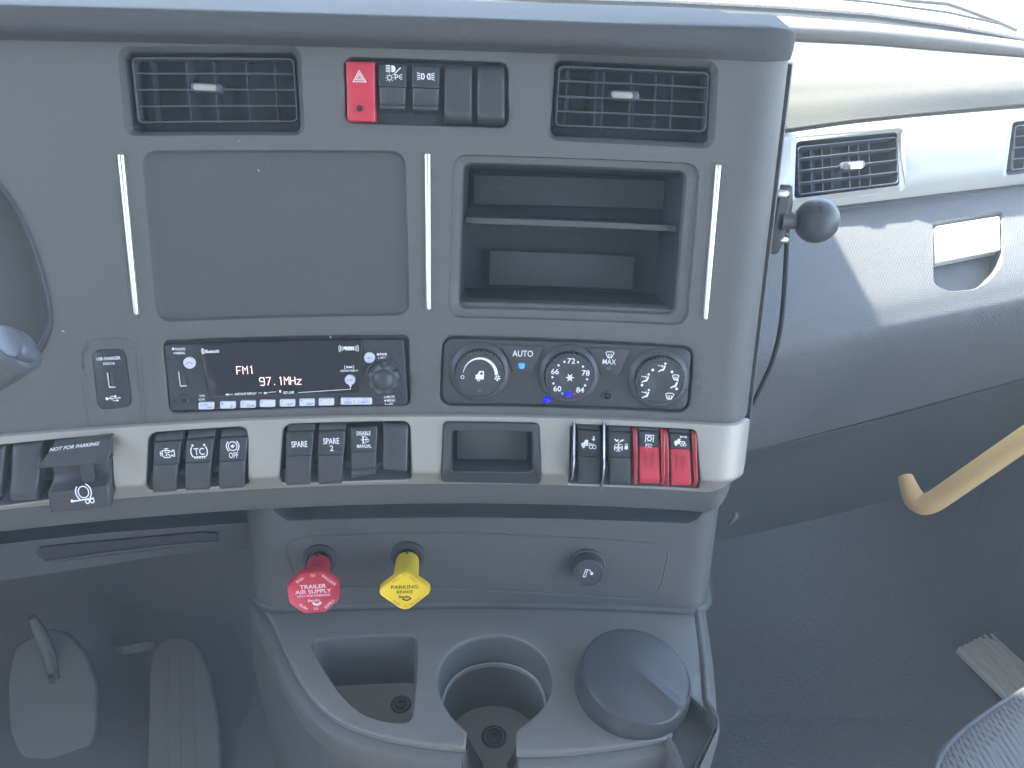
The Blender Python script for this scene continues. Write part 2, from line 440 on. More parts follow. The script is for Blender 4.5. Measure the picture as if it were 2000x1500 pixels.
# fine columns at the rolled edge
def dens(c, n=40):
    o = []
    for i in range(len(c)):
        a, b = Vector(c[i]), Vector(c[(i + 1) % len(c)]); k = max(1, int((b - a).length / .006))
        o += [tuple(a.lerp(b, j / k)) for j in range(k)]
    return o
mb = MB(); plate(mb, S, dens(outer), [C_ventL, C_ventR, C_top, C_scr, C_bin, C_rad, C_cli, C_usb, C_clu], 0, (.006, .012))
RIM = [(-.0002, 0), (.0006, -.0004), (.0010, -.0012)]
for c in (C_top, C_rad, C_cli, C_usb): mb.loft([ring(S, inset(c, d) if d > 0 else c, h) for d, h in [(0, 0), (.0006, -.0004), (.0010, -.0014), (.0011, -.006)]])
face = mb.build('face_panel', 'dash', dash)
# shallow blank panel where a screen could go
mb = MB(); mb.loft([ring(S, inset(C_scr, d) if d else C_scr, h) for d, h in [(0, 0), (.0008, -.0006), (.0016, -.0030), (.0026, -.0036)]])
plate(mb, S, inset(C_scr, .0026), [], -.0036, .012)
mb.build('blank_screen_panel', 'screen', dash)
# brow over the face
us = [UL + (U1 - UL) * i / 60 for i in range(61)] + [U1 + .004 * i for i in range(1, 16)] + [U1 + .06 + .03 * i for i in range(1, 9)]
vb = S.uv(600, 72, .014)[1]
zt = None
prof = [(-.002, .001), (0, .012), (.001, .0155), (.004, .018), (.0105, .0185), (.0145, .0165), (.0165, .012)]
rings = []
def hk(u): return 1 - .93 * min(1, max(0, (u - U1 + .10) / .11))
for dv, h in prof: rings.append([S.pt(u, vb + dv - .0025 * (dv / .0165) * min(1, max(0, (u - U1 + .004) / .03)) ** 2, .0012 + h * hk(u)) + Vector((0, 0, .27 * h * (1 - hk(u)))) for u in us])
top = rings[-1]
def back(p, y, z): return Vector((p.x, max(p.y + .0, y), z))
zb = on_y(1000, 3, 1.34).z; zc = on_y(1000, 4, .78).z
for yy in (.0, .56, .60, .65, .70, .74, .78, .81, .85, 1.0, 1.34, 1.47):
    rings.append([Vector((p.x, max(yy, p.y), p.z)) for p in top])
zt0 = S.pt(0, vb + .0165, .012).z
def crown(y):
    if y < .5: return 0
    if y < .78: return (zc - zt0) * math.sin((y - .5) / .28 * math.pi / 2) ** .9
    return (zc - zt0) + (zb - .012 - zc) * min(1, (y - .78) / .56)
rings = [[Vector((p.x, p.y, p.z + crown(p.y))) for p in r] for r in rings]
mb = MB(); mb.loft(rings, False); mb.build('brow', 'brow', dash, sharp=60)
mb = MB(); mb.loft([[Vector((-1.25, y, z)), Vector((UL + .02, y, z))] for y, z in ((.44, .55), (.42, .95), (.42, zb - .02), (.5, zb - .004), (1.34, zb - .003), (1.48, zb - .03))], False); mb.build('driver_dash_top', 'leather', dash)
# chrome strips
for i, (a, b) in enumerate([((236, 299), (267, 616)), ((835, 298), (837, 606)), ((1403, 320), (1377, 625))]):
    p, q = Vector(S.uv(*a)), Vector(S.uv(*b)); d = (q - p).normalized(); n = Vector((-d.y, d.x)); wd = .0022
    c = rpoly([tuple(p + n * wd), tuple(p - n * wd), tuple(q - n * wd * .9), tuple(q + n * wd * .9)], .0018, 4)
    mb = MB(); pad(mb, S, c, -.001, .0024, .0021, n=6); mb.build('chrome_strip', 'chrome', dash)
# moulded outline around the charger
c0 = pxc(S, [(176, 831), (162, 720), (162, 688), (172, 668), (190, 662), (240, 660), (262, 668), (270, 688), (273, 740), (283, 824)])
for off, hh in ((0, 1),):
    pts = [S.pt(u, v, .0002) for u, v in c0]
    mb = MB(); mb.tube(pts, .0007, 6); mb.build('moulded_ridge', 'dash', dash)

# silver band: flat face, then folded under; dark band below it
vch = S.uv(850, 922, .004)[1]; vb1 = S.uv(850, 958, 0)[1]; vb2 = S.uv(850, 992, -.01)[1]
def tprof(v):
    if v > vch: return .0045
    if v > vb1: return .0045 - .018 * (vch - v) / (vch - vb1)
    return -.0135 - .004 * (vb1 - v) / (vb1 - vb2)
def Tfn(u, v): return S.pt(u, v, tprof(v))
T = Surf(Tfn)
C_p0 = rq(T, [(-160, 885), (219, 847), (232, 962), (-150, 1015)], [.006] * 4)
C_p1 = rq(T, [(287, 844), (485, 831), (493, 949), (292, 964)], .007)
C_p2 = rq(T, [(551, 827), (803, 821), (808, 940), (548, 949)], .007)
C_p3 = rq(T, [(865, 822), (1054, 825), (1057, 944), (861, 939)], .004)
C_p4 = rq(T, [(1113, 827), (1361, 838), (1366, 958), (1106, 948)], .004)
c = []
n = 50
uS = U1 + .023
for i in range(n + 1): c.append((UL + (uS - UL) * i / n, vtr))
corner = rpoly([(UL, vtr), (UL, vb1), (uS + .0, vb1), (uS + .0, vtr)], [0, 0, .022, .001], 8)
mb = MB(); plate(mb, T, dens(corner), [C_p0, C_p1, C_p2, C_p3, C_p4], lambda u, v: 0, (.007, .0019))
top = [(UL + (uS - UL) * i / 90, vtr) for i in range(91)]
mb.loft([[T.pt(u, v, 0) for u, v in top], [S.pt(u, v + .0008, .0035) for u, v in top], [S.pt(u, v + .001, -.002) for u, v in top]], False)
for c in (C_p0, C_p1, C_p2, C_p3, C_p4): mb.loft([[T.pt(u, v, h) for u, v in (inset(c, d) if d else c)] for d, h in [(0, 0), (.0005, -.0004), (.0008, -.0014), (.0009, -.0045)]])
trim = mb.build('silver_trim_band', 'silver', dash)
# dark band and underside below
us2 = [UL + (uS + .02 - UL) * i / 110 for i in range(111)]
def lowcut(u):                                                # the lower right corner is rounded off
    e = uS + .02 - u; return 0 if e > .05 else (1 - math.sqrt(max(0, 1 - ((.05 - e) / .05) ** 2))) * .03
def lowout(u): e = uS + .02 - u; return .0 if e > .06 else .0125 * ((.06 - e) / .06) ** 1.5
rings = []
for (v, h) in [(vb1 + .0012, -.0150), (vb1 - .0008, -.0150), (vb2 + .002, -.0165), (vb2, -.0185), (vb2 - .001, -.023), (vb2 - .002, -.034)]:
    rings.append([S.pt(u, v + lowcut(u), h + lowout(u)) for u in us2])
mb = MB(); mb.loft(rings, False); mb.build('lower_band', 'dash_dark', dash, sharp=50)
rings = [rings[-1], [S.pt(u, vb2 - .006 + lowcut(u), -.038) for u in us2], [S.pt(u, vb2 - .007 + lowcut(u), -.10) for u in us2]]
mb = MB(); mb.loft(rings, False); mb.build('underside', 'gap', dash)  # shade below the lip is put into its near-black colour
mb = MB()
path = [(U1 + .040, vtop - .012 - (vtop - vch - .012) * i / 24, .0036) for i in range(25)]
mb.loft([[S.pt(u, v, h - .016), S.pt(u - .006, v, h - .001), S.pt(u - .004, v, h), S.pt(u + .004, v, h + .0008), S.pt(u + .006, v, h - .001), S.pt(u + .008, v, h - .016)] for u, v, h in path], True, True, True); mb.build('side_flange', 'dash_dark', dash, sharp=50)
# pocket liners
def liner(S_, c, h, name='switch_pocket', d=.0009, parent=None, m='black'):
    mb = MB(); mb.loft([[S_.pt(u, v, hh) for u, v in inset(c, dd)] for dd, hh in [(d, -.001), (d + .0004, -.002), (d + .0006, h)]])
    cc = inset(c, d + .0006); plate(mb, S_, cc, [], h, .02)
    return mb.build(name, m, parent or dash)
liner(S, C_top, -.012); liner(T, C_p0, -.016); liner(T, C_p1, -.012); liner(T, C_p2, -.012); liner(T, C_p4, -.014)

# ------------------------------------------------------------------ instrument cluster edge at the left
clu = thing('instrument_cluster', 'recessed instrument cluster opening with dark rim, cut by the left edge of the photo', 'instrument cluster', S.pt(*S.uv(0, 560)))
mb = MB()
mb.loft([ring(S, inset(C_clu, d) if d else C_clu, h) for d, h in [(0, .0), (.0008, .0015), (.002, .002), (.0032, .001), (.0036, -.004)]]); mb.build('rim', 'black', clu)
mb = MB(); mb.loft([ring(S, inset(C_clu, d), h) for d, h in [(.0036, -.002), (.009, -.018), (.0105, -.03)]]); mb.build('sloped_surround', 'dash', clu)
mb = MB(); mb.add(ring(S, inset(C_clu, .0104), -.029), [list(range(len(C_clu)))]); mb.build('gauge_lens', 'dash_dark', clu)

# steering column stalk
P = [on_y(x, y, Y) for x, y, Y in ((-160, 800, .36), (-60, 748, .365), (10, 705, .37), (36, 688, .372))]
st = thing('column_stalk', 'rounded blue-grey end of a steering column stalk poking in at the left edge', 'stalk', P[0])
mb = MB(); mb.tube(P, [.0125, .012, .0125, .0118], 20); ax = (P[3] - P[2]).normalized()
mb.build('stalk_body', 'dash_dark', st)
x = ax.cross(Z_).normalized(); Fk = Frame(P[3], x, ax.cross(x), ax)
mb = MB(); mb.lathe(Fk, [(.0124, -.003), (.0124, .0025), (.0108, .0046), (.008, .0062), (.004, .007)], 28); mb.build('end_cap', 'stalk', st)
Fb = Frame(on_y(14, 668, .36), X_, Vector((0, .35, .94)), Vector((.05, -.94, .35)))
mb = MB(); nb = Vector((-.1, -.72, .68)).normalized(); xb = Vector((.62, .12, -.78)); xb = (xb - nb * xb.dot(nb)).normalized(); mb.lathe(Frame(on_y(22, 668, .350), xb, nb.cross(xb) * .55, nb), [(.0115, -.008), (.0115, .001), (.0105, .0022), (.008, .0028)], 32)
mb.build('button', 'stalk', st)

# ================================================================== air vents
def vent(S_, outer, rim2, grille, slats_y, vanes, tab, label, group='air vents', r=.006, m_rim='dash', h2=-.009, hg=-.010, tabm='silver', c_outer=None, dirx=0):
    base = S_.pt(*S_.uv(*(sum(p[i] for p in outer) / 4 for i in (0, 1))), 0)
    t = thing('air_vent', label, 'air vent', base, group)
    co = c_outer or rq(S_, outer, r)
    cr2 = rq(S_, rim2, r * .8, h2)
    k = len(co)
    mb = MB(); mb.loft([ring(S_, co, 0), ring(S_, lerpc(co, cr2, .06), -.0002), ring(S_, lerpc(co, cr2, .94), h2 + .0005), ring(S_, cr2, h2)]); mb.build('bezel', m_rim, t, sharp=30)
    mb = MB(); mb.loft([ring(S_, cr2, h2), ring(S_, inset(cr2, .0006), h2 - .003), ring(S_, inset(cr2, .001), -.045)]); mb.add(ring(S_, inset(cr2, .001), -.045), [list(range(len(cr2)))]); mb.build('duct', 'vent', t)
    cg = rq(S_, grille, .004, hg); ci = inset(cg, .0014)
    mb = MB(); mb.loft([ring(S_, cg, hg - .008), ring(S_, cg, hg - .0006), ring(S_, inset(cg, .0004), hg), ring(S_, inset(cg, .001), hg), ring(S_, ci, hg - .0005), ring(S_, ci, hg - .012)]); mb.build('grille_frame', 'slat', t)
    gq = pxc(S_, grille, hg)
    def bl(s, tt):
        a = Vector(gq[0]).lerp(Vector(gq[1]), s); b = Vector(gq[3]).lerp(Vector(gq[2]), s); return a.lerp(b, tt)
    for y in slats_y:
        mb = MB(); n = 14; th = .0007
        A = [bl(.008 + .984 * i / n, y) for i in range(n + 1)]
        rings = []
        for p in A:
            rings.append([S_.pt(p.x, p.y + th, hg - .0008), S_.pt(p.x, p.y + th * .4, hg), S_.pt(p.x, p.y - th * .4, hg), S_.pt(p.x, p.y - th, hg - .0008), S_.pt(p.x, p.y - th * .8 + .001, hg - .011), S_.pt(p.x, p.y + th * .8 + .001, hg - .011)])
        mb.loft(rings, True, True, True); mb.build('slat', 'slat', t)
    for s, tilt in vanes:
        mb = MB(); th = .0006; rings = []
        for tt in (.02, .5, .98):
            p = bl(s, tt); rings.append([S_.pt(p.x - th, p.y, hg - .0125), S_.pt(p.x + th, p.y, hg - .0125), S_.pt(p.x + th + tilt, p.y, hg - .026), S_.pt(p.x - th + tilt, p.y, hg - .026)])
        mb.loft(rings, True, True, True); mb.build('vane', 'slat', t)
    ct = rq(S_, tab, .0019, hg + .0035, 5)
    cb = rq(S_, [(tab[0][0] - 3, tab[0][1] - 2), (tab[1][0] + 12, tab[1][1] - 1), (tab[2][0] + 12, tab[2][1] + 3), (tab[3][0] - 3, tab[3][1] + 3)], .002, hg, 5)
    mb = MB(); pad(mb, S_, cb, hg - .009, hg + .0022, .001); tb = mb.build('tab', 'slat', t)
    mb = MB(); pad(mb, S_, ct, hg + .001, hg + .0036, .0006); mb.build('tab_insert', tabm, tb)
    return t
vent(S, [(229, 90), (588, 89), (596, 265), (243, 266)], [(243, 102), (580, 103), (588, 258), (260, 259)], [(255, 111), (575, 113), (583, 239), (268, 241)],
     (.245, .49, .74), [(.09, -.001), (.30, .004), (.47, -.001), (.67, .002), (.85, -.001)], [(377, 163), (422, 165), (422, 178), (377, 176)],
     'air vent with pale tab above the blank screen panel in the centre dashboard', c_outer=C_ventL)
vent(S, [(1075, 103), (1405, 118), (1396, 292), (1066, 275)], [(1083, 117), (1390, 132), (1382, 281), (1074, 266)], [(1090, 127), (1387, 141), (1380, 259), (1083, 247)],
     (.25, .5, .745), [(.07, .003), (.27, -.004), (.315, .002), (.5, .005), (.665, .003), (.78, -.002)], [(1195, 178), (1236, 180), (1236, 193), (1195, 191)],
     'air vent with pale tab above the open storage cubby in the centre dashboard', c_outer=C_ventR)

# ================================================================== rocker switches
def quad(S_, pts, h=0.):
    q = pxc(S_, pts, h)
    def f(s, t):
        a = Vector(q[0]).lerp(Vector(q[1]), s); b = Vector(q[3]).lerp(Vector(q[2]), s); return a.lerp(b, t)
    return f
def bar(mb, S_, f, prof, s0=0., s1=1., bev=.0008, base=-.010, taper=0.):
    """block over quad f; prof = [(t, h)] gives its height from top to bottom"""
    rings = []; wq = (f(1, .5) - f(0, .5)).length; b = bev / wq
    for t, h in prof:
        a0 = s0 + taper * t * .5; a1 = s1 - taper * t * .5
        pts = [(a0, base), (a0, h - bev), (a0 + b * .3, h - bev * .3), (a0 + b, h)] + [(a0 + b + (a1 - a0 - 2 * b) * k / 4, h) for k in (1, 2, 3)] + [(a1 - b, h), (a1 - b * .3, h - bev * .3), (a1, h - bev), (a1, base)]
        rings.append([S_.pt(*f(s, t), hh) for s, hh in pts])
    mb.loft(rings, False)
    n = len(rings[0])
    mb.add(rings[0], [list(range(n))]); mb.add(rings[-1], [list(range(n))])
    return mb
def rocker(S_, pts, label, icon=None, m='rock', lens='lens', style='on', group='rocker switches on the dashboard', cat='rocker switch', split=.5):
    f = quad(S_, pts, .004); c = f(.5, .5)
    t = thing('rocker_switch', label, cat, S_.pt(c.x, c.y, -.012), group)
    cx = sum(p[0] for p in pts) / 4; 
    if style == 'blank':
        mb = MB(); bar(mb, S_, f, [(0, -.004), (.03, -.0015), (.1, .0002), (.35, .0006), (.6, .002), (.78, .0042), (.84, .0046), (.89, .0035), (.93, .000), (1, -.006)], bev=.0016)
        mb.build('blank_cap', 'rock', t, sharp=50); return t
    # housing wedge above, lens, lower paddle
    if style == 'flat':                                    # the lit upper part in the trim rows
        mb = MB(); bar(mb, S_, f, [(-.16, -.006), (-.13, -.0035), (-.01, -.0015)], bev=.001, taper=0); mb.build('housing', 'rock', t, sharp=50)
    mb = MB(); bar(mb, S_, f, [(0, -.001), (.02, .0008), (.06, .0014), (split - .01, .0022)], bev=.001); l = mb.build('lens', lens, t, sharp=50)
    lo = [(split + .006, .0020), (split + .1, .0024), (split + .25, .0034), (.90, .0052), (.945, .0056), (.975, .0046), (1., .0010), (1.02, -.004)]
    if style == 'pressed': lo = [(split + .006, .0016), (split + .2, .0014), (.86, .0018), (.885, .0040), (.92, .0048), (.97, .0044), (1., .002), (1.02, -.004)]
    mb = MB(); bar(mb, S_, f, lo, bev=.001, taper=.04); mb.build('paddle', m if m != 'redlower' else 'red', t, sharp=50)
    if icon:
        cl = f(.5, split * .5); xq, yq = proj(S_.pt(cl.x, cl.y, .002)); F_ = S_.frame(xq, yq, .0021)
        icon(F_, l)
    return t
W = 'white'
def ic_text(rows):
    def g_(F, p):
        for s, x, y, w_, h_ in rows: lettering(F, s, x, y, w_, h_, W, p, bold=.012)
    return g_
def ic_sym(prims, k=1., extra=()):
    def g_(F, p):
        symbol(F, prims, W, p, k=k)
        for s, x, y, w_, h_ in extra: lettering(F, s, x, y, w_, h_, W, p, bold=.012)
    return g_

# ---- upper row
f = quad(S, [(674, 116), (731, 118), (733, 240), (678, 238)], .004); c = f(.5, .5)
t = thing('hazard_switch', 'red hazard warning switch with white triangle, first in the upper switch row', 'rocker switch', S.pt(c.x, c.y, -.012), 'rocker switches on the dashboard')
mb = MB(); bar(mb, S, f, [(0, -.003), (.02, .001), (.05, .0022), (.3, .0016), (.5, .0010), (.72, .0018), (.9, .0034), (.97, .0026), (1, -.003)], bev=.0012); cap = mb.build('cap', 'red', t, sharp=50)
Fz = S.frame(702, 150, .0018)
symbol(Fz, [('o', [(0, -12), (12.5, 10), (-12.5, 10)], 1.8), ('o', [(0, -6.2), (7.2, 6.2), (-7.2, 6.2)], 1.8), ('o', [(0, -1.6), (3, 4), (-3, 4)], .9)], 'pinkprint', cap, lift=.0006)
Fz = S.frame(703, 212, .0022); symbol(Fz, [('d', 0, 0, 6.5)], 'blackprint', cap, name='indicator', lift=.0010)
def sun_(cx, cy, r): return [('c', cx, cy, r, 1.3)] + [('l', [(cx + (r + 1.5) * math.cos(R(a)), cy + (r + 1.5) * math.sin(R(a))), (cx + (r + 4) * math.cos(R(a)), cy + (r + 4) * math.sin(R(a)))], 1.2) for a in range(0, 360, 45)]
head = [('p', [(-2, -19), (2, -19), (5, -16), (6, -12), (5, -8), (2, -6), (-2, -6)])] + [('l', [(-13, -19 + 3 * i), (-4, -18.5 + 3 * i)], 1.5) for i in range(5)] + [('l', [(16, -15), (2, -1)], 1.8)] + sun_(-6, 5, 4.2) + \
       [('l', [(5, 9), (5, -1), (9, -1), (10.5, 1.5), (9, 4), (5, 4)], 1.5)] + [('l', [(12, 3), (15, -1), (19, -2)], 1.2), ('l', [(13, 3.5), (19, 3)], 1.2), ('l', [(12, 4), (15, 7), (19, 8)], 1.2)]
rocker(S, [(739, 122), (794, 124), (792, 216), (740, 214)], 'black rocker switch with headlamp and parking lamp symbols, second in the upper row', ic_sym(head), style='pressed')
clr = [('l', [(3.5, -5), (3.5, 5), (8, 5), (10, 2), (10, -2), (8, -5), (3.5, -5)], 1.7)] 
clr = []
for sg in (-1, 1):
    clr += [('o', [(sg * 3.5, -5), (sg * 7, -5), (sg * 2.5 + sg * 5, -4.6), (sg * 3.5, -5)], .1)]
clr = [('l', [(-8, -5), (-8, 5), (-5, 5), (-3, 2), (-3, -2), (-5, -5), (-8.6, -5)], 1.8), ('l', [(8, -5), (8, 5), (5, 5), (3, 2), (3, -2), (5, -5), (8.6, -5)], 1.8)]
for sg in (-1, 1): clr += [('l', [(sg * 10.5, -4.5), (sg * 17, -7)], 1.5), ('l', [(sg * 10.5, -1.5), (sg * 17, -2.3)], 1.5), ('l', [(sg * 10.5, 1.5), (sg * 17, 2.3)], 1.5), ('l', [(sg * 10.5, 4.5), (sg * 17, 7)], 1.5)]
rocker(S, [(804, 124), (859, 127), (857, 218), (805, 216)], 'black rocker switch with two facing lamp symbols, third in the upper row', ic_sym(clr), style='pressed')
rocker(S, [(867, 124), (922, 126), (922, 243), (868, 241)], 'plain black blank switch cap, fourth in the upper row, beside the lamp switch', style='blank', cat='switch blank')
rocker(S, [(932, 126), (986, 128), (986, 246), (932, 244)], 'plain black blank switch cap at the right end of the upper row', style='blank', cat='switch blank')

# ---- trim rows
eng = [('o', [(-9, -6), (7, -6), (9, -3), (12, -3), (14, -6), (17, -6), (17, 7), (14, 7), (12, 4), (9, 6), (6, 9), (-5, 9), (-9, 5)], 2.), ('l', [(-13, -5), (-13, 5)], 2), ('l', [(-13, 0), (-9, 0)], 2), ('l', [(-4, -10), (5, -10)], 2), ('l', [(0, -10), (0, -6)], 2)] + \
      [('p', [(2, 1), (2 + 6 * math.cos(R(a)), 1 + 6 * math.sin(R(a))), (2 + 6 * math.cos(R(a + 40)), 1 + 6 * math.sin(R(a + 40)))]) for a in (20, 110, 200, 290)]
rocker(T, [(299, 867), (352, 863), (347, 958), (300, 961)], 'black rocker switch with engine and fan symbol at the left of the three switch group', ic_sym(eng, .9), style='flat', split=.47)
tc = [('a', 0, 1, 17, 140, 215, 2.4), ('a', 0, 1, 17, -35, 40, 2.4), ('l', [(-12, 12), (12, 12)], 2.2)] + [('l', [(x, 12), (x + 2, 16)], 2) for x in (-11, -6, -1, 4, 9)] + [('d', -12, -12, 2.4), ('d', 12, -12, 2.4)]
rocker(T, [(362, 862), (416, 858), (412, 954), (363, 957)], 'black rocker switch marked TC between two tyre outline arcs, middle of three', ic_sym(tc, .95, [('TC', 0, 1, 20, 14)]), style='flat', split=.47)
ab = [('c', 0, -7, 9, 1.8), ('a', 0, -7, 13, 130, 230, 2), ('a', 0, -7, 13, -50, 50, 2), ('p', [(-5, -7), (2, -12), (1, -8), (6, -9), (0, -3)])]
rocker(T, [(428, 859), (483, 855), (479, 951), (429, 954)], 'black rocker switch with round brake symbol and the word OFF', ic_sym(ab, .95, [('OFF', 0, 11, 18, 11)]), style='flat', split=.47)
rocker(T, [(558, 847), (612, 845), (608, 945), (559, 947)], 'black rocker switch marked SPARE only, first in its group of four', ic_text([('SPARE', 0, 0, 31, 12)]), style='flat', split=.46)
rocker(T, [(621, 846), (674, 844), (670, 943), (622, 945)], 'black rocker switch marked SPARE 2 between the SPARE and DISABLE switches', ic_text([('SPARE', 0, -5, 31, 12), ('2', 0, 9, 7, 11)]), style='flat', split=.46)
dm = [('l', [(-5, -8), (4, -8)], 1.2), ('l', [(-5, 8), (4, 8)], 1.2), ('l', [(-2, -9), (-2, 9)], 3), ('l', [(-8, 0), (4, 0)], 1.6), ('l', [(3, -6), (8, -5), (8, 0), (13, 0)], 1.5), ('l', [(3, 6), (8, 5), (13, 3)], 1.5), ('p', [(4, -3), (8, 0), (4, 3)])]
rocker(T, [(684, 838), (737, 836), (734, 930), (685, 932)], 'black rocker switch marked DISABLE and MANUAL with axle symbol between the words', ic_sym(dm, .8, [('DISABLE', 0, -12.5, 27, 8), ('MANUAL', 0, 12.5, 28, 7)]), style='pressed', split=.5)
rocker(T, [(747, 832), (797, 831), (795, 932), (748, 934)], 'plain black blank switch cap to the right of the DISABLE MANUAL switch', style='blank', cat='switch blank')
rocker(T, [(18, 872), (78, 868), (80, 982), (27, 987)], 'plain black blank switch cap beside the trailer brake lever', style='blank', cat='switch blank')
rocker(T, [(-45, 878), (5, 874), (8, 990), (-38, 995)], 'plain black blank switch cap cut by the left edge of the photo', style='blank', cat='switch blank')
trk = [('p', [(-18, 4), (-17, -1), (-12, -3), (-9, -9), (-2, -9), (-2, 5), (-18, 5)]), ('d', -12, 7, 3.6), ('l', [(-1, -1), (13, 2)], 2), ('l', [(-1, 3), (6, 3)], 2), ('c', 5, 7, 4, 1.8), ('c', 13, 7, 4, 1.8), ('l', [(10, -18), (10, -11)], 3), ('p', [(5, -12), (15, -12), (10, -6)])]
rocker(T, [(1127, 842), (1174, 845), (1171, 946), (1127, 944)], 'black rocker switch with truck and down arrow symbol, beside a clear guard blade', ic_sym(trk, .85), style='flat', split=.48)
dif = [('l', [(-14, -15), (-8, -10), (-4, -14)], 3), ('l', [(4, -14), (0, -9), (9, -14)], 3), ('l', [(-3, -9), (-3, 14)], 2), ('c', -3, 6, 4.5, 1.6), ('l', [(-12, 1), (-12, 12)], 3), ('l', [(6, 1), (6, 12)], 3), ('l', [(-12, 6), (6, 6)], 2), ('l', [(-12, -2), (6, -2)], 1.5), ('p', [(12, 0), (20, 0), (20, 9), (12, 9)]), ('a', 16, -1, 3.2, 180, 360, 1.5), ('l', [(-9, 14), (3, 14)], 1.6)]
rocker(T, [(1188, 846), (1234, 848), (1230, 948), (1188, 946)], 'black rocker switch with locked axle symbol, between the clear blade and red switches', ic_sym(dif, .8), style='flat', split=.48)
pto = [('l', [(-9, 6), (-9, -10), (9, -10), (9, 6)], 2), ('c', 0, -2, 4.5, 2)] + [('l', [(5 * math.cos(R(a)), -2 + 5 * math.sin(R(a))), (7 * math.cos(R(a)), -2 + 7 * math.sin(R(a)))], 1.8) for a in range(0, 360, 60)]
def redrocker(pts, lab, icon, guard):
    t = rocker(T, pts, lab, icon, m='redlower', style='flat', split=.30)
    f = quad(T, guard, .005)
    for s0, s1 in ((-.04, .10), (.90, 1.04)):
        mb = MB(); bar(mb, T, f, [(0, -.004), (.03, .002), (.12, .0052), (.5, .0052), (.9, .0062), (.96, .005), (1.0, -.002)], s0=s0, s1=s1, bev=.0008); mb.build('guard_rail', 'redgloss', t, sharp=50)
    f2 = quad(T, pts, .004)
    for s in (.33, .66):
        mb = MB(); 
        ft = [(.42, .0052), (.45, .0054), (.68, .0056), (.70, .005)]
        bar(mb, T, f2, ft, s0=s - .012, s1=s + .012, bev=.0002, base=.001); mb.build('rib', 'redgloss', t)
    return t
redrocker([(1249, 845), (1289, 847), (1288, 944), (1247, 943)], 'red guarded rocker switch marked PTO, left of the two red ones', ic_sym(pto, .85, [('PTO', 0, 12, 13, 8)]), [(1239, 840), (1297, 842), (1294, 950), (1238, 949)])
trk2 = [('p', [(-12, 4), (-12, -1), (-7, -2), (-5, -6), (0, -6), (0, 5), (-12, 5)]), ('d', -8, 6, 2.8), ('l', [(0, 0), (9, 0), (9, 5)], 2), ('c', 4, 6, 2.6, 1.4), ('c', 10, 6, 2.6, 1.4), ('l', [(1, -10), (10, -10)], 1.6), ('p', [(1, -12.5), (1, -7.5), (-2, -10)]), ('p', [(10, -12.5), (10, -7.5), (13, -10)])]
redrocker([(1309, 849), (1349, 851), (1349, 948), (1309, 947)], 'red guarded rocker switch with truck and double arrow, at the right end of the trim', ic_sym(trk2, .95), [(1299, 843), (1358, 846), (1358, 953), (1300, 953)])
def blade(x, lab):
    f = quad(T, [(x[0] - 2.5, 832), (x[0] + 3.5, 832), (x[1] + 3, 956), (x[1] - 3, 956)], .012)
    t = thing('switch_guard', lab, 'switch guard', T.pt(*f(.5, .5), -.012), 'clear guard blades between switches')
    mb = MB(); bar(mb, T, f, [(0, -.002), (.04, .004), (.25, .007), (.5, .0115), (.62, .0125), (.8, .0105), (.95, .008), (1, .003)], bev=.0005, base=-.012); mb.build('blade', 'gloss', t, sharp=60)
    mb = MB(); ed = [T.pt(*f(.5, a), b) for a, b in [(0.01, .000), (.04, .0045), (.25, .0074), (.5, .0119), (.62, .0129), (.8, .0109), (.95, .0084), (1, .0035)]]; mb.tube(ed, .0006, 8); mb.build('polished_edge', 'chrome', t)
blade((1123, 1117), 'curved clear guard blade at the left side of the truck symbol switch')
blade((1182, 1178), 'curved clear guard blade between the truck symbol and axle symbol switches')
# ---- trailer brake hand lever
f = quad(T, [(98, 868), (214, 852), (222, 972), (104, 985)], .006); c = f(.5, .5)
t = thing('trailer_brake_lever', 'black hand lever marked NOT FOR PARKING with trailer brake symbol, left end of trim', 'brake lever', T.pt(c.x, c.y, -.012))
mb = MB(); bar(mb, T, f, [(0, 0), (.2, .002), (.42, .002), (.55, -.001), (.64, -.001), (.72, .003), (.8, .009), (.93, .0145), (.98, .0135), (1, .006)], bev=.002); lv = mb.build('lever', 'rock', t, sharp=50)
fh = quad(T, [(93, 872), (213, 856), (214, 898), (82, 909)], .012)
def hoodpt(s, tt, h): return T.pt(*fh(s, tt), h)
mb = MB(); rings = []
for tt, h, s0 in [(0, -.004, .06), (.02, .004, .055), (.08, .0065, .05), (.5, .0120, .02), (.86, .0175, -.03), (.95, .0188, -.05), (1., .0178, -.05), (1.0, .014, -.04), (.96, .004, .02)]:
    rings.append([hoodpt(s0, tt, h - .004), hoodpt(s0 + .01, tt, h - .001), hoodpt(s0 + .03, tt, h)] + [hoodpt(s, tt, h) for s in (.25, .5, .75, .93)] + [hoodpt(.985, tt, h - .0015), hoodpt(1., tt, h - .005)])
mb.loft(rings, False); hd = mb.build('hood', 'rock', t, sharp=40)
mb = MB(); f3 = quad(T, [(151, 900), (178, 898), (184, 948), (160, 950)], .006); bar(mb, T, f3, [(0, .0048), (.5, .0052), (1, .004)], bev=.0004, base=.001); mb.build('slot', 'black', t)
p0 = T.uv(147, 873, .0085); q0 = T.uv(147, 891, .0140)
o = T.pt(*p0, .0090); x = (T.pt(*T.uv(190, 868, .009), .0092) - T.pt(*T.uv(104, 879, .009), .0092)).normalized(); dn = (T.pt(*q0, .0150) - o).normalized(); n = x.cross(-dn).normalized()
Fh = Frame(o, x, n.cross(x), n, .00033, .00033)
lettering(Fh.lift(.0007), 'NOT FOR PARKING', 0, 0, 100, 9, W, hd, shear=.3, bold=.02)
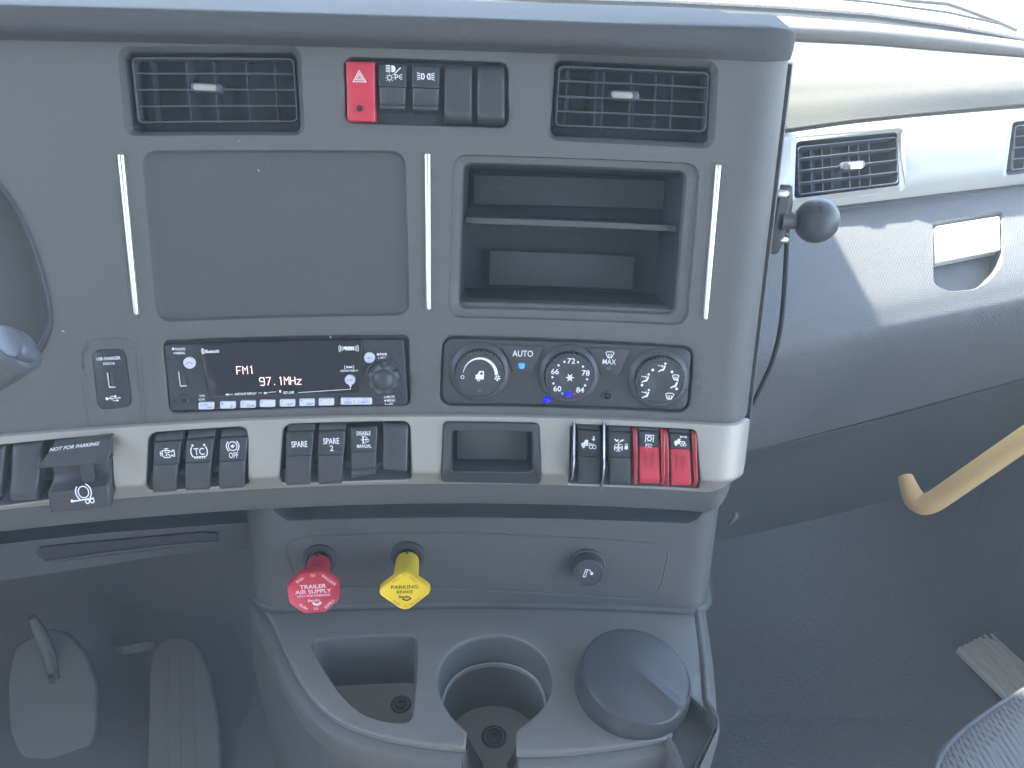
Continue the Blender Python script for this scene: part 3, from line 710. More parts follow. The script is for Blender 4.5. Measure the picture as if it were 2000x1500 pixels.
p0 = T.uv(160, 966, .0115); o = T.pt(*T.uv(160, 966, .0115), .0115); a = T.pt(*T.uv(160, 955, .010), .0093); b = T.pt(*T.uv(160, 976, .013), .0133)
dn = (b - a).normalized(); x = (T.pt(*T.uv(200, 962, .0115), .0115) - o).normalized(); n = x.cross(-dn).normalized()
Fh = T.frame(163, 964, .0118); Fh = Frame(Fh.o, (Fh.x + Fh.y * .0).normalized(), Fh.y, Fh.n, .00031, .00040)
symbol(Fh, [('c', 2, -4, 11, 2), ('a', 2, -4, 16.5, 125, 225, 2.4), ('a', 2, -4, 16.5, -65, 45, 2.4), ('l', [(-26, 12), (22, 9)], 2.6), ('c', 7, 14.5, 4, 2), ('c', 17, 14, 4, 2), ('d', -25, 11, 3)], W, lv, lift=.0012)

# ================================================================== pocket with a small screen in the trim
base = T.pt(*T.uv(959, 882))
t = thing('trim_cubby', 'small black framed open cubby set in the middle of the silver trim', 'cubby', base)
co = inset(C_p3, .0008)
ci = rq(T, [(883, 840), (1040, 843), (1041, 922), (881, 921)], .0025, .002); 
co2 = rpoly([co_ for co_ in pxc(T, [(867, 824), (1052, 827), (1055, 941), (863, 937)], 0)], .003)
ci2 = rpoly(pxc(T, [(883, 840), (1040, 843), (1041, 922), (881, 921)], .001), .003)
mb = MB(); mb.loft([ring(T, co2, -.004), ring(T, co2, .0016), ring(T, inset(co2, .0006), .0024), ring(T, lerpc(co2, ci2, .94), .0016), ring(T, ci2, .001), ring(T, ci2, -.006)]); mb.build('frame', 'rock', t)
mb = MB(); mb.loft([ring(T, ci2, .0), ring(T, inset(ci2, .0006), -.034)]); mb.add(ring(T, inset(ci2, .0006), -.034), [list(range(len(ci2)))]); mb.build('liner', 'black', t)
mb = MB(); bar(mb, T, quad(T, [(893, 836), (1030, 838), (1029, 898), (893, 897)], -.022), [(0, -.020), (1, -.022)], bev=.0004, base=-.033); mb.build('back_plate', 'dash_dark', t)

# ================================================================== storage bin in the upper dash
base = S.pt(*S.uv(1120, 470))
t = thing('storage_cubby', 'deep open storage cubby with one shelf, right side of the centre dashboard', 'storage cubby', base)
cb = rq(S, [(904, 318), (1340, 335), (1318, 613), (895, 600)], .006, -.008)
cb2 = lerpc(C_bin, cb, 1)
mb = MB(); mb.loft([ring(S, C_bin, 0), ring(S, lerpc(C_bin, cb, .05), -.0006), ring(S, lerpc(C_bin, cb, .14), -.0034), ring(S, lerpc(C_bin, cb, .9), -.0046), ring(S, cb, -.0060), ring(S, inset(cb, .001), -.011)]); mb.build('bezel', 'dash', t, sharp=50)
ca = inset(cb, .001); cd = inset(cb, .004)
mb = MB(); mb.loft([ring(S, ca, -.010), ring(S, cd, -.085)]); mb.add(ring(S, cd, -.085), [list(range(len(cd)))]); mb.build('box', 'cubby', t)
fq = quad(S, [(909, 424), (1322, 441), (1320, 452), (909, 436)], -.018)
def bx(name, S_, q, h0, h1, m, bev=.0008, parent=None):
    mb = MB(); bar(mb, S_, q, [(-.0, h1 - bev), (.03, h1), (.97, h1), (1, h1 - bev)], bev=bev, base=h0); return mb.build(name, m, parent or t)
bx('shelf', S, fq, -.084, -.016, 'screen', .0008)
bx('back_panel', S, quad(S, [(925, 340), (1300, 352), (1296, 410), (925, 400)], -.074), -.085, -.073, 'dash_dark', .001)
bx('back_panel', S, quad(S, [(957, 488), (1240, 500), (1234, 566), (955, 556)], -.074), -.085, -.073, 'dash_dark', .001)
q = pxc(S, [(899, 590), (1318, 604), (1317, 613), (897, 601)], -.012)
mb = MB(); bar(mb, S, quad(S, [(899, 588), (1319, 603), (1317, 614), (896, 601)], -.012), [(0, -.011), (.2, -.0095), (.9, -.0095), (1, -.011)], bev=.0008, base=-.03); mb.build('front_lip', 'dash', t)

# ================================================================== radio
rt = thing('radio', 'black truck radio with display reading FM1 97.1MHz, white buttons and round knob', 'radio', S.pt(*S.uv(558, 805)))
c1 = inset(C_rad, .0009); cf = rpoly(pxc(S, [(319, 674), (789, 663), (797, 791), (333, 803)], -.001), .003)
mb = MB(); mb.loft([ring(S, c1, -.001), ring(S, c1, -.0035), ring(S, inset(c1, .0005), -.006)]); plate(mb, S, inset(c1, .0005), [], -.006, .02); mb.build('mounting_frame', 'black', rt)
mb = MB(); pad(mb, S, cf, -.006, -.001, .001, step=.015); fp = mb.build('faceplate', 'lens', rt)
cg = rpoly(pxc(S, [(385, 671), (708, 664), (703, 757), (409, 779)], .0006), [.001, .001, .006, .006][:4] if area(pxc(S, [(385, 671), (708, 664), (703, 757), (409, 779)])) > 0 else [.006, .006, .001, .001], 6)
cg = rpoly(pxc(S, [(385, 671), (708, 664), (703, 768), (409, 777)], .0006), .003, 6)
mb = MB(); pad(mb, S, cg, -.002, .0006, .0008, step=.01); ds = mb.build('display', 'gloss', rt)
def dotlet(strokes, cx, cy, h=14., w=10., lw=1.7):
    return [('l', [(cx + (x - .5) * w, cy + (y - .5) * h) for x, y in s], lw) for s in strokes]
GL = {'F': [[(0, 1), (0, 0), (1, 0)], [(0, .5), (.8, .5)]], 'M': [[(0, 1), (0, 0), (.5, .45), (1, 0), (1, 1)]], '1': [[(.3, .15), (.6, 0), (.6, 1)]],
      '9': [[(1, .5), (.2, .5), (0, .38), (0, .12), (.2, 0), (.8, 0), (1, .12), (1, .85), (.8, 1), (.1, 1)]], '7': [[(0, 0), (1, 0), (.35, 1)]], '.': [[(.4, .93), (.6, .93)]],
      'H': [[(0, 0), (0, 1)], [(1, 0), (1, 1)], [(0, .5), (1, .5)]], 'z': [[(0, .35), (1, .35), (0, 1), (1, 1)]]}
def lcdtext(s, x0, adv, y, h, w_, F_, nm):
    pr = []
    for i, ch in enumerate(s): pr += dotlet(GL[ch], x0 + adv * i, y, h, w_)
    return symbol(F_, pr, 'lcd', ds, name=nm, lift=.0002)
lcdtext('FM1', -13, 12, 0, 15, 9, S.frame(480, 723, .0006), 'display_segments')
lcdtext('97.1MHz', -36, 12, 0, 15, 9, S.frame(548, 744, .0006), 'display_segments')
def T_(s, x, y, w_, h_, m=W, p=ds, h=.0006, **k):
    return lettering(S.frame(x, y, h), s, 0, 0, w_, h_, m, p, **k)
T_('Bluetooth', 414.5, 686, 27, 6.5, bold=.03); symbol(S.frame(396.5, 686, .0006), [('p', [(-3, -2), (-2, -5), (0, -5.6), (2, -5), (3, -2), (3, 2), (2, 5), (0, 5.6), (-2, 5), (-3, 2)]), ], W, ds)
symbol(S.frame(396.5, 686, .0009), [('l', [(-1.6, -2), (1.6, 2), (0, 3.6), (0, -3.6), (1.6, -2), (-1.6, 2)], .7)], 'blackprint', ds)
T_('sxm', 681, 680.5, 21, 7.5, bold=.06)
symbol(S.frame(681, 680.5, .0006), [('a', 0, 0, r, a0, a1, 1.1) for r in (13, 16, 19) for a0, a1 in ((-20, 20), (160, 200))], W, ds)
T_('SXM', 682, 717, 12, 4, bold=.05); symbol(S.frame(682, 717, .0006), [('a', 0, 0, 9, -25, 25, 1), ('a', 0, 0, 9, 155, 205, 1)], W, ds)
T_('INSTANT REPLAY', 682.5, 724, 35, 4, shear=.2, bold=.02)
T_('INSTANT REPLAY', 480, 769, 43, 4.4, shear=.2, bold=.02); T_('GO LIVE', 564, 766.5, 21, 4.8, shear=.2, bold=.02)
symbol(S.frame(480, 769, .0006), [('l', [(-32, 0), (-25, 0)], .9), ('l', [(25, -.5), (32, -.5)], .9), ('l', [(44, -1), (60, -1.5)], .9), ('p', [(-40, 0), (-36, -2.4), (-36, 2.4)]), ('p', [(-37, 0), (-33, -2.4), (-33, 2.4)]), ('p', [(40, 0), (36, -2.4), (36, 2.4)]), ('p', [(43, 0), (39, -2.4), (39, 2.4)]), ('p', [(66, -4.5), (70, -4.5), (70, 0), (66, 0)])], W, ds)
symbol(S.frame(640, 764, .0006), [('l', [(-60, 1.5), (45, -3), (45, -8)], 1), ('p', [(43, -12), (47, -12), (47, -8), (43, -8)])], W, ds)
FPp = dict(p=fp, h=-.001)
T_('DIALING', 352, 681.5, 19, 5, bold=.02, **FPp); T_('PAIRING', 352, 689.5, 18, 5, bold=.02, **FPp)
symbol(S.frame(338, 681, -.001), [('p', [(-2, -2), (2.4, -2), (2.4, 2.4), (-2, 2.4)]), ('d', 1, 8.5, 1.2)], W, fp)
T_('TUNE', 395, 773, 11, 4, shear=.2, bold=.02, **FPp); T_('SCAN', 394, 780, 12, 4, shear=.2, bold=.02, **FPp)
T_('PWR', 749, 692, 15, 5.2, bold=.03, **FPp); T_('ESC', 748, 699.5, 12, 5, shear=.3, bold=.03, **FPp)
symbol(S.frame(738, 692, -.001), [('p', [(-1.8, -2), (2.2, -2), (2.2, 2), (-1.8, 2)]), ('d', 1, 7.5, 1.2)], W, fp)
T_('MUTE', 763, 775, 15, 4.6, bold=.02, **FPp); T_('MENU', 763.5, 782, 16, 4.6, bold=.02, **FPp); T_('OK', 764, 788.5, 8, 4.2, shear=.3, bold=.03, **FPp)
symbol(S.frame(752, 776, -.001), [('c', 0, 0, 1.7, .8), ('p', [(-1.5, 5), (1.7, 5), (1.7, 8), (-1.5, 8)]), ('l', [(0, 11), (0, 14), (7, 13.5)], .9)], W, fp)
def roundbtn(x, y, r, txt, par, tw=10, th=3.6, h0=-.001, hh=.0022):
    Fr = S.frame(x, y, h0); k = (Fr.kx + Fr.ky) / 2 * r
    mb = MB(); mb.lathe(Fr, [(k, 0), (k, hh - .0006), (k * .93, hh - .0001), (k * .85, hh)], 32); b = mb.build('button', 'button', par)
    if txt: lettering(Fr.lift(hh), txt, 0, 0, tw, th, 'blueprint', b, bold=.0)
    return b, Fr.lift(hh)
b, Fr = roundbtn(371, 708, 11.5, None, rt); symbol(Fr, [('a', 0, 5, 7, 215, 325, 1.3), ('l', [(-6.5, 2), (-4.5, .5)], 2.2), ('l', [(6.5, 2), (4.5, .5)], 2.2)], 'blueprint', b)
roundbtn(722, 698, 10.5, 'SRC', rt); roundbtn(684, 741, 10, 'DISP', rt, 11, 3.4, h0=.0006)
for (x, y, wd, hd, tx, n_) in [(403, 792.5, 30, 14, 'SCAN', ''), (445, 791, 30, 14, '', '1'), (484.5, 789.5, 30, 14, '', '2'), (522.5, 788, 30, 14, '', '3'), (561.5, 787, 30, 14, 'RPT', '4'), (599.5, 786, 30, 14, 'RDM', '5'), (637.5, 785, 30, 14, '', '6'), (696, 783.5, 61, 13.5, '', '')]:
    q = [(x - wd / 2, y - hd / 2), (x + wd / 2, y - hd / 2 - .3), (x + wd / 2, y + hd / 2 - .3), (x - wd / 2, y + hd / 2)]
    c = rq(S, q, .0009, .0004, 4); mb = MB(); pad(mb, S, c, -.001, .0012, .0006); b = mb.build('button', 'button', rt)
    Fr = S.frame(x, y, .0012)
    if n_: lettering(Fr, n_, -10, -3.5, 3, 4, 'greyprint', b)
    if tx == 'SCAN': lettering(Fr, 'SCAN', -4, -2, 15, 4.4, 'blueprint', b); lettering(Fr, 'MEM', 6, 3.6, 11, 3, 'blueprint', b)
    elif tx: lettering(Fr, tx, 6, 3, 12, 5, 'blueprint', b)
    if n_ == '1': symbol(Fr, [('c', 8, 2.5, 2, .7), ('l', [(6.5, 4), (3.5, 5.6)], .9)], 'blueprint', b)
    if n_ == '2': symbol(Fr, [('c', 1, 3, 2.4, .8), ('p', [(7, 1), (7, 5), (11, 3)]), ('l', [(12, 1), (12, 5)], 1)], 'blueprint', b)
    if wd > 40:
        lettering(Fr, 'PREV', -16, 2.6, 15, 4.6, 'blueprint', b); lettering(Fr, 'NEXT', 17, 1.8, 15, 4.6, 'blueprint', b)
        symbol(Fr, [('l', [(-4, -3.5), (-4, 4.5)], .7), ('l', [(4, -3.5), (4, 4.5)], .7), ('l', [(-19, -4), (-16, -2), (-13, -4)], .7), ('l', [(14, -3), (17, -5), (20, -3)], .7)], 'blueprint', b)
def hole(x, y, r, par, h=-.001, dp=.0006):
    Fr = S.frame(x, y, h); k = Fr.kx * r
    mb = MB(); mb.lathe(Fr, [(k * 1.25, .0001), (k, .0004), (k * .85, .0003)], 20, cap1=False); mb.build('screw_recess', 'black', par)
    mb = MB(); mb.lathe(Fr, [(k * .87, .0002)], 20); mb.v += []; 
    mb2 = MB(); mb2.add([Fr.p(k * .9 * math.cos(a * .3142), k * .9 * math.sin(a * .3142), .00025) for a in range(20)], [list(range(20))]); mb2.build('screw_hole', 'blackprint', par)
for x, y in ((329, 701), (339, 785), (780, 689), (783, 770)): hole(x, y, 4.6, rt)
Fr = S.frame(361.5, 780, -.001); k = Fr.kx
mb = MB(); mb.lathe(Fr, [(9 * k, 0), (9 * k, .0014), (7.5 * k, .0020), (5.5 * k, .0018), (5 * k, -.0002)], 28); mb.build('aux_socket', 'rock', rt)
mb = MB(); mb.add([Fr.p(4.9 * k * math.cos(a * .3142), 4.9 * k * math.sin(a * .3142), .0004) for a in range(20)], [list(range(20))]); mb.build('socket_hole', 'blackprint', rt)
def usb(S_, q, h, par, m='chrome'):
    c = rq(S_, q, .0004, h, 3)
    mb = MB(); mb.loft([ring(S_, inset(c, -.0010), h), ring(S_, inset(c, -.0010), h + .0006), ring(S_, inset(c, -.0002), h + .0006), ring(S_, c, h + .0002)]); u_ = mb.build('usb_port', 'black', par)
    mb = MB(); mb.add(ring(S_, c, h + .0002), [list(range(len(c)))]); mb.build('port_opening', 'blackprint', u_)
    f_ = quad(S_, q, h)
    mb = MB(); bar(mb, S_, f_, [(.02, h + .0007), (.98, h + .0007)], s0=.0, s1=.14, bev=.0001, base=h); mb.build('contact_edge', m, u_)
    mb = MB(); bar(mb, S_, f_, [(.92, h + .0007), (1, h + .0007)], s0=.1, s1=.95, bev=.0001, base=h); mb.build('contact_edge', m, u_)
    mb = MB(); bar(mb, S_, f_, [(.05, h + .0006), (.88, h + .0006)], s0=.4, s1=.85, bev=.0002, base=h); mb.build('tongue', 'rock', u_)
usb(S, [(348, 725), (363, 724), (366, 754), (352, 755)], -.001, rt)
# volume knob
Fr = S.frame(751, 735, -.001); k = (Fr.kx + Fr.ky) / 2
kn = MB(); kn.lathe(Fr, [(36 * k, .0002), (35 * k, .0010), (31 * k, .0012), (30 * k, .0006)], 48, cap1=False); kn.build('knob_ring', 'black', rt)
def scal(t, i): 
    a = (t * 8 / (2 * math.pi) + .5) % 1; d = abs(a - .5) * 2
    return 1 - (.20 * max(0, 1 - (d / .55) ** 2) ** .5 if 0 < i < 6 else 0)
mb = MB(); mb.lathe(Fr, [(30 * k, .0005), (30 * k, .004), (29.8 * k, .0085), (29 * k, .0105), (27 * k, .0112), (24 * k, .0112), (21 * k, .0112)], 128, mod=scal, cap1=False); kb = mb.build('volume_knob', 'slat', rt, sharp=30)
mb = MB(); mb.lathe(Fr, [(21 * k, .0112), (20.5 * k, .0120), (18 * k, .0138), (12 * k, .0154), (6 * k, .016), (1 * k, .0161)], 48); mb.build('knob_dome', 'rock', kb)

# ================================================================== climate control
ct = thing('climate_control', 'black climate control panel with three round knobs between AUTO and MAX buttons', 'climate control', S.pt(*S.uv(1105, 805)))
c1 = inset(C_cli, .0009); cf = rpoly(pxc(S, [(868, 661), (1351, 681), (1341, 801), (864, 787)], -.001), .007)
mb = MB(); mb.loft([ring(S, c1, -.001), ring(S, c1, -.0035), ring(S, inset(c1, .0005), -.005)]); plate(mb, S, inset(c1, .0005), [], -.005, .02); mb.build('gap_frame', 'black', ct)
mb = MB(); pad(mb, S, cf, -.005, -.001, .0009, step=.015); mb.build('faceplate', 'rock', ct)
def knob(x, y, fn_face):
    Fr = S.frame(x, y, -.001); k = (Fr.kx + Fr.ky) / 2
    mb = MB(); mb.lathe(Fr, [(60 * k, .0001), (59 * k, .0012), (52 * k, .0032), (48 * k, .0036), (46.5 * k, .002)], 64, cap1=False); mb.build('knob_skirt', 'rock', ct)
    mb = MB(); mb.lathe(Fr, [(46.5 * k, .0015), (46 * k, .008), (45.2 * k, .0095), (44.2 * k, .0100), (41.8 * k, .0100), (41.4 * k, .0096), (40.6 * k, .0096), (40.2 * k, .0100), (30 * k, .0102), (20 * k, .0100), (14 * k, .0094), (8 * k, .0091), (2 * k, .009)], 64)
    kb = mb.build('knob', 'rock', ct, sharp=50)
    for i in range(36):
        a = 2 * math.pi * i / 36 + .04; d = Fr.x * math.cos(a) + Fr.y * math.sin(a); e = Fr.n.cross(d)
        mb = MB(); mb.box(Fr.o + d * (46.3 * k) + Fr.n * .0058, d, e, Fr.n, .0004, .0004 + .0000, .0032); mb.build('grip_ridge', 'rock', kb)
        if i % 1 == 0:
            mb = MB(); mb.box(Fr.o + d * (44.4 * k) + Fr.n * .0094, d, e, Fr.n, .00045, .0009, .0004); mb.build('grip_mark', 'slat', kb)
    fn_face(Fr.lift(.0103), kb, k)
    return kb
def face1(F_, kb, k):
    A = [];
    n = 16
    for i in range(n + 1):
        a = R(188 + 170 * i / n); w2 = 1 + 5.5 * i / n
        A.append(((32 - w2 / 2) * math.cos(a), (32 - w2 / 2) * math.sin(a), (32 + w2 / 2) * math.cos(a), (32 + w2 / 2) * math.sin(a)))
    pr = [('p', [A[i][:2], A[i + 1][:2], A[i + 1][2:], A[i][2:]]) for i in range(n)]
    pr += [('c', -33, 4, 3, 1.2)] + [('p', [(34, 5), (34 + 6 * math.cos(R(a)), 5 + 6 * math.sin(R(a))), (34 + 6 * math.cos(R(a + 42)), 5 + 6 * math.sin(R(a + 42)))]) for a in range(0, 360, 72)]
    symbol(F_, pr, W, kb)
    symbol(F_, [('p', [(-8, 8), (-8, 0), (-4, -2), (-1, -8), (8, -8), (8, 8)]), ('d', -2, 9, 3)], W, kb)
    symbol(F_.lift(.0004), [('p', [(1, -5.5), (5.5, -5.5), (5.5, -1), (1, -1)]), ('d', -2, 9, 1.4)], 'blackprint', kb, name='symbol_detail')
    symbol(F_, [('p', [(-4, 27), (4, 27), (2.6, 32), (-2.6, 32)])], 'leadoff', kb, name='indicator')
def face2(F_, kb, k):
    for s, a, b in (('72', 1, -32), ('66', -29, -11), ('78', 30, -10), ('60', -23, 22), ('84', 21, 23)): lettering(F_, s, a, b, 15, 10.5, W, kb, bold=.01)
    symbol(F_, [('d', a, b, 2.1) for a, b in ((-12, -30), (14, -30), (-23, -23), (24, -22), (-33.5, 0), (33, 2), (-31, 12), (30, 14))], W, kb)
    symbol(F_, [('l', [(-8 * math.cos(R(a)), -8 * math.sin(R(a))), (8 * math.cos(R(a)), 8 * math.sin(R(a)))], 1.4) for a in (0, 60, 120)] + [('c', 0, 0, 4, 1.3)], W, kb)
    symbol(F_, [('p', [(-5.5, 27), (5.5, 27), (5, 35), (0, 37), (-5, 35)])], 'led', kb, name='lit_indicator')
    symbol(F_, [('d', -13, 31, 2)], 'led2', kb, name='blue_mark'); symbol(F_, [('d', 10, 31, 2)], 'red', kb, name='red_mark')
def seatman(x, y, ar=()):
    pr = [('l', [(x - 3, y + 6), (x + 2, y + 5), (x + 5, y - 3)], 3.2), ('d', x + 5, y - 7, 2.3), ('l', [(x - 3, y + 6), (x - 7, y + 9)], 2.2)]
    if 'u' in ar: pr += [('l', [(x - 9, y - 3), (x - 1, y - 2)], 1.3), ('p', [(x - 1, y - 5), (x - 1, y + 1), (x + 2, y - 2)])]
    return pr
def scr(x, y, k=1.): return [('l', [(x - 8 * k, y - 5 * k), (x - 5 * k, y - 7 * k), (x + 5 * k, y - 7 * k), (x + 8 * k, y - 5 * k), (x + 4 * k, y + 4 * k), (x - 4 * k, y + 4 * k), (x - 8 * k, y - 5 * k)], 1.4)] + [('l', [(x + d * k, y - 3 * k), (x + d * k + .8, y + 6 * k)], 1.2) for d in (-3, 0, 3)]
def face3(F_, kb, k):
    symbol(F_, seatman(-29, -6, 'u'), W, kb); symbol(F_, seatman(1, -28, 'u'), W, kb); symbol(F_, scr(28, -9, .8) + seatman(27, 2, ''), W, kb); symbol(F_, seatman(-26, 24, 'u'), W, kb); symbol(F_, scr(20, 28, 1.), W, kb)
    symbol(F_, [('d', a, b, 2.6) for a, b in ((-17, -22), (20, -20), (-35, 8), (32, 12))], W, kb)
knob(937, 726, face1); knob(1111, 731, face2); knob(1286, 739, face3)
def trap(q, n_):
    c = rq(S, q, .0012, .0004, 4); mb = MB(); pad(mb, S, c, -.001, .0010, .0005); return mb.build(n_, 'rock', ct)
b = trap([(979, 673), (1061, 676), (1038, 728), (1003, 727)], 'auto_button')
T_('AUTO', 1021, 690.5, 40, 12, p=b, h=.0011, bold=.005); symbol(S.frame(1019, 714.5, .0011), [('p', [(-6, -5), (6, -5), (5.4, 3.5), (3, 5.5), (-3, 5.5), (-5.4, 3.5)])], 'led2', b, name='lit_indicator')
b = trap([(1150, 679), (1231, 682), (1208, 734), (1173, 732)], 'max_button')
T_('MAX', 1190, 706.5, 26, 10, p=b, h=.0011, bold=.005); symbol(S.frame(1191, 694, .0011), scr(0, 0, 1.), W, b); symbol(S.frame(1189, 720, .0011), [('p', [(-4.4, -3), (4.4, -3), (3.8, 3), (-3.8, 3)])], 'leadoff', b, name='indicator')
Fr = S.frame(1186, 773, -.001); k = Fr.kx
mb = MB(); mb.lathe(Fr, [(11 * k, 0), (10 * k, .0010), (7.5 * k, .0012), (6.5 * k, .0003), (3 * k, .0002)], 28); b = mb.build('sensor', 'rock', ct)
mb = MB(); mb.lathe(Fr, [(6 * k, .0001), (5 * k, .0014), (2.5 * k, .0022), (.6 * k, .0024)], 20); mb.build('sensor_dome', 'gloss', b)
mb = MB(); mb.lathe(S.frame(1068, 781, -.001), [(6.5 * k, 0), (5.5 * k, .0018), (3 * k, .0026), (.5 * k, .0028)], 20); mb.build('lit_indicator', 'led', ct)

# ================================================================== usb charger
ut = thing('usb_charger', 'black rectangular USB charger socket set in the dash left of the radio', 'usb charger', S.pt(*S.uv(223, 800)))
c = inset(C_usb, .0008); mb = MB(); pad(mb, S, c, -.005, .0004, .0008); fp = mb.build('faceplate', 'lens', ut)
usb(S, [(209, 727), (224, 726), (227, 757), (213, 757)], .0004, ut)
P_ = dict(p=fp, h=.0005); T_('USB CHARGER', 212, 700, 47, 6, bold=.02, **P_); T_('5VDC/1A', 213, 710, 23, 5, bold=.02, **P_)
symbol(S.frame(221, 778, .0005), [('d', -12, 0, 3), ('l', [(-12, 0), (14, -.5)], 1.3), ('l', [(-8, 0), (-3, -4), (4, -4)], 1.2), ('l', [(-5, 0), (1, 4.5), (6, 4.5)], 1.2), ('d', 5, -4, 2), ('p', [(6, 2.8), (10, 2.8), (10, 6), (6, 6)]), ('p', [(12, -2.5), (12, 1.5), (16, -.5)])], W, fp)

# ================================================================== lower knob panel
K = sweep_surf(.562, .037, -.20, R(12), uL=-9, uR=9)
uL_ = K.uv(545, 1110)[0]; uR_ = K.uv(1350, 1120)[0]
K = sweep_surf(.562, .037, -.20, R(12), uL=uL_, RL=.03, uR=uR_, RR=.022, maxL=86, maxR=86)
lo = thing('lower_console', 'grey lower console with recessed knob panel, tray with wells and curved side walls', 'console', Vector((.05, .4, 0)))
vk1 = K.uv(850, 1013)[1]; vk0 = K.uv(850, 1183)[1]
mb = MB()
def kup(u): return .024 * (lambda x: x * x * (3 - 2 * x))(min(1, max(0, (u - uR_ + .006) / .02, (uL_ + .01 - u) / .025)))
usk = [uL_ - .25 + .02 * i for i in range(9)] + [uL_ - .07 + .007 * i for i in range(10)] + [uL_ + (uR_ - uL_) * i / 40 for i in range(41)] + [uR_ + .005 * i for i in range(1, 12)] + [uR_ + .055 + .03 * i for i in range(1, 9)]
nv = 14
mb.loft([[K.pt(u, vk0 - .01 + (vk1 + kup(u) - vk0 + .01) * j / nv) for u in usk] for j in range(nv + 1)] + [[K.pt(u, vk1 + kup(u) + a_, -b_) for u in usk] for a_, b_ in ((.0008, .0003), (.0012, .001), (.0012, .05))], False); mb.build('knob_panel', 'dash_dark', lo, sharp=50)
ck = pxc(K, [(590, 1152), (568, 1110), (556, 1075), (560, 1058), (590, 1047), (750, 1040), (900, 1039), (1050, 1045), (1180, 1052), (1285, 1060), (1305, 1068), (1306, 1085), (1296, 1130), (1286, 1158), (1268, 1172), (1240, 1172), (1100, 1163), (900, 1153), (750, 1150)])
ck = rpoly(ck, .006, 3)
mb = MB(); mb.loft([ring(K, inset(ck, d) if d else ck, h) for d, h in [(0, .0001), (.0006, .0007), (.0012, .0001), (.0018, -.0004), (.0024, .0001), (.0034, .0002)]]); mb.build('moulded_ridge', 'dash_dark', lo)

def brake_knob(name, base, cen, lab, m, poly, pr):
    Fb_ = K.frame(*base, 0); k = Fb_.kx
    h = .03
    for it in range(60):
        p = Fb_.o + Fb_.n * h; d = proj(p)[1] - cen[1]
        h -= d * .0003
    t = thing(name, lab, 'air brake knob', Fb_.o, 'push pull air brake knobs')
    mb = MB(); mb.lathe(Fb_, [(33 * k, 0), (32.5 * k, .0028), (30 * k, .004), (25 * k, .004), (22.5 * k, .002), (22 * k, -.004)], 44, cap1=True); mb.build('collar', 'black', t)
    mb = MB(); mb.lathe(Fb_, [(17 * k, 0), (17 * k, .008), (15 * k, .0085)], 32); mb.build('plunger', 'gloss', t)
    z0 = .009
    c_ = Vector(on_y(*cen, 9)) * 0
    tgt = Fb_.o + Fb_.n * h
    # aim the shaft so that the plate centre falls where the photo has it
    d_ = ray(*cen); tt = (tgt - CAMP).dot(d_) / d_.length_squared; pc = CAMP + d_ * tt
    ax = (pc - Fb_.o); L_ = ax.length; ax.normalize()
    x = (Fb_.x - ax * Fb_.x.dot(ax)).normalized(); y = ax.cross(x); Fs = Frame(Fb_.o, x, y, ax, k, k)
    print(name, 'length', round(L_, 3))
    mb = MB(); mb.lathe(Fs, [(21 * k, z0), (22.5 * k, z0 + .0008), (23 * k, L_ * .5), (23.5 * k, L_ - .004)], 40, cap0=True); sh = mb.build('shaft', m, t)
    mb = MB(); mb.box(Fs.p(0, 21.0 * k, z0 + .0022), x, y, ax, .0009, .0011, .0026); mb.build('notch', 'blackprint', sh)
    Fp = Frame(pc, x, y, ax, 1, 1); zsc = (pc - CAMP).dot(AF) / F
    def rg(s, z): return [Fp.p(a * zsc * s, -b * zsc * s * 1.0, z) for a, b in poly]
    mb = MB(); mb.loft([rg(.97, -.0045), rg(1.01, -.004), rg(1.04, -.0025), rg(1.04, .0015), rg(1.03, .003), rg(1.0, .0038), rg(.97, .0036), rg(.95, .0030)], True, True, True); pl = mb.build('handle_plate', m, t, sharp=60)
    Fr_ = Frame(pc + ax * .0031, x, y, ax, zsc, zsc)
    pr(Fr_, pl); return t
c8 = rpoly([(48 * math.cos(R(22.5 + 45 * i)) * 1.06, 48 * math.sin(R(22.5 + 45 * i)) * 1.0) for i in range(8)], 5, 3)
def prR(F_, p):
    for s, a, b, w_, h_, r in (('TRAILER', 0, -13.5, 50, 8.5, 0), ('AIR SUPPLY', 0, -2.5, 69, 8.5, 0), ('NOT FOR PARKING', 0, 7, 62, 5, 0), ('PULL', -23, -30, 17, 5.5, -.72), ('TO', 1, -37.5, 9, 5.5, 0), ('EVACUATE', 31, -25.5, 33, 5.5, .78), ('PUSH', -21, 31, 18, 5.5, .7), ('TO', 2, 37, 9, 5.5, 0), ('SUPPLY', 29, 28, 25, 5.5, -.72), ('Bendix', 0, 17.5, 23, 6, 0)):
        lettering(F_, s, a, b, w_, h_, 'pinkprint', p, bold=.015, rot=r)
    symbol(F_, [('a', 5, 19, 8, 20, 160, 4), ('a', 5, 21, 8, 20, 160, 3)], 'pinkprint', p, name='emblem')
brake_knob('trailer_air_knob', (625, 1091), (613, 1153), 'red octagonal push pull knob marked TRAILER AIR SUPPLY on the lower panel', 'red', c8, prR)
c4 = rpoly([(0, -45), (54, 0), (0, 46), (-54, 0)], 15, 6)
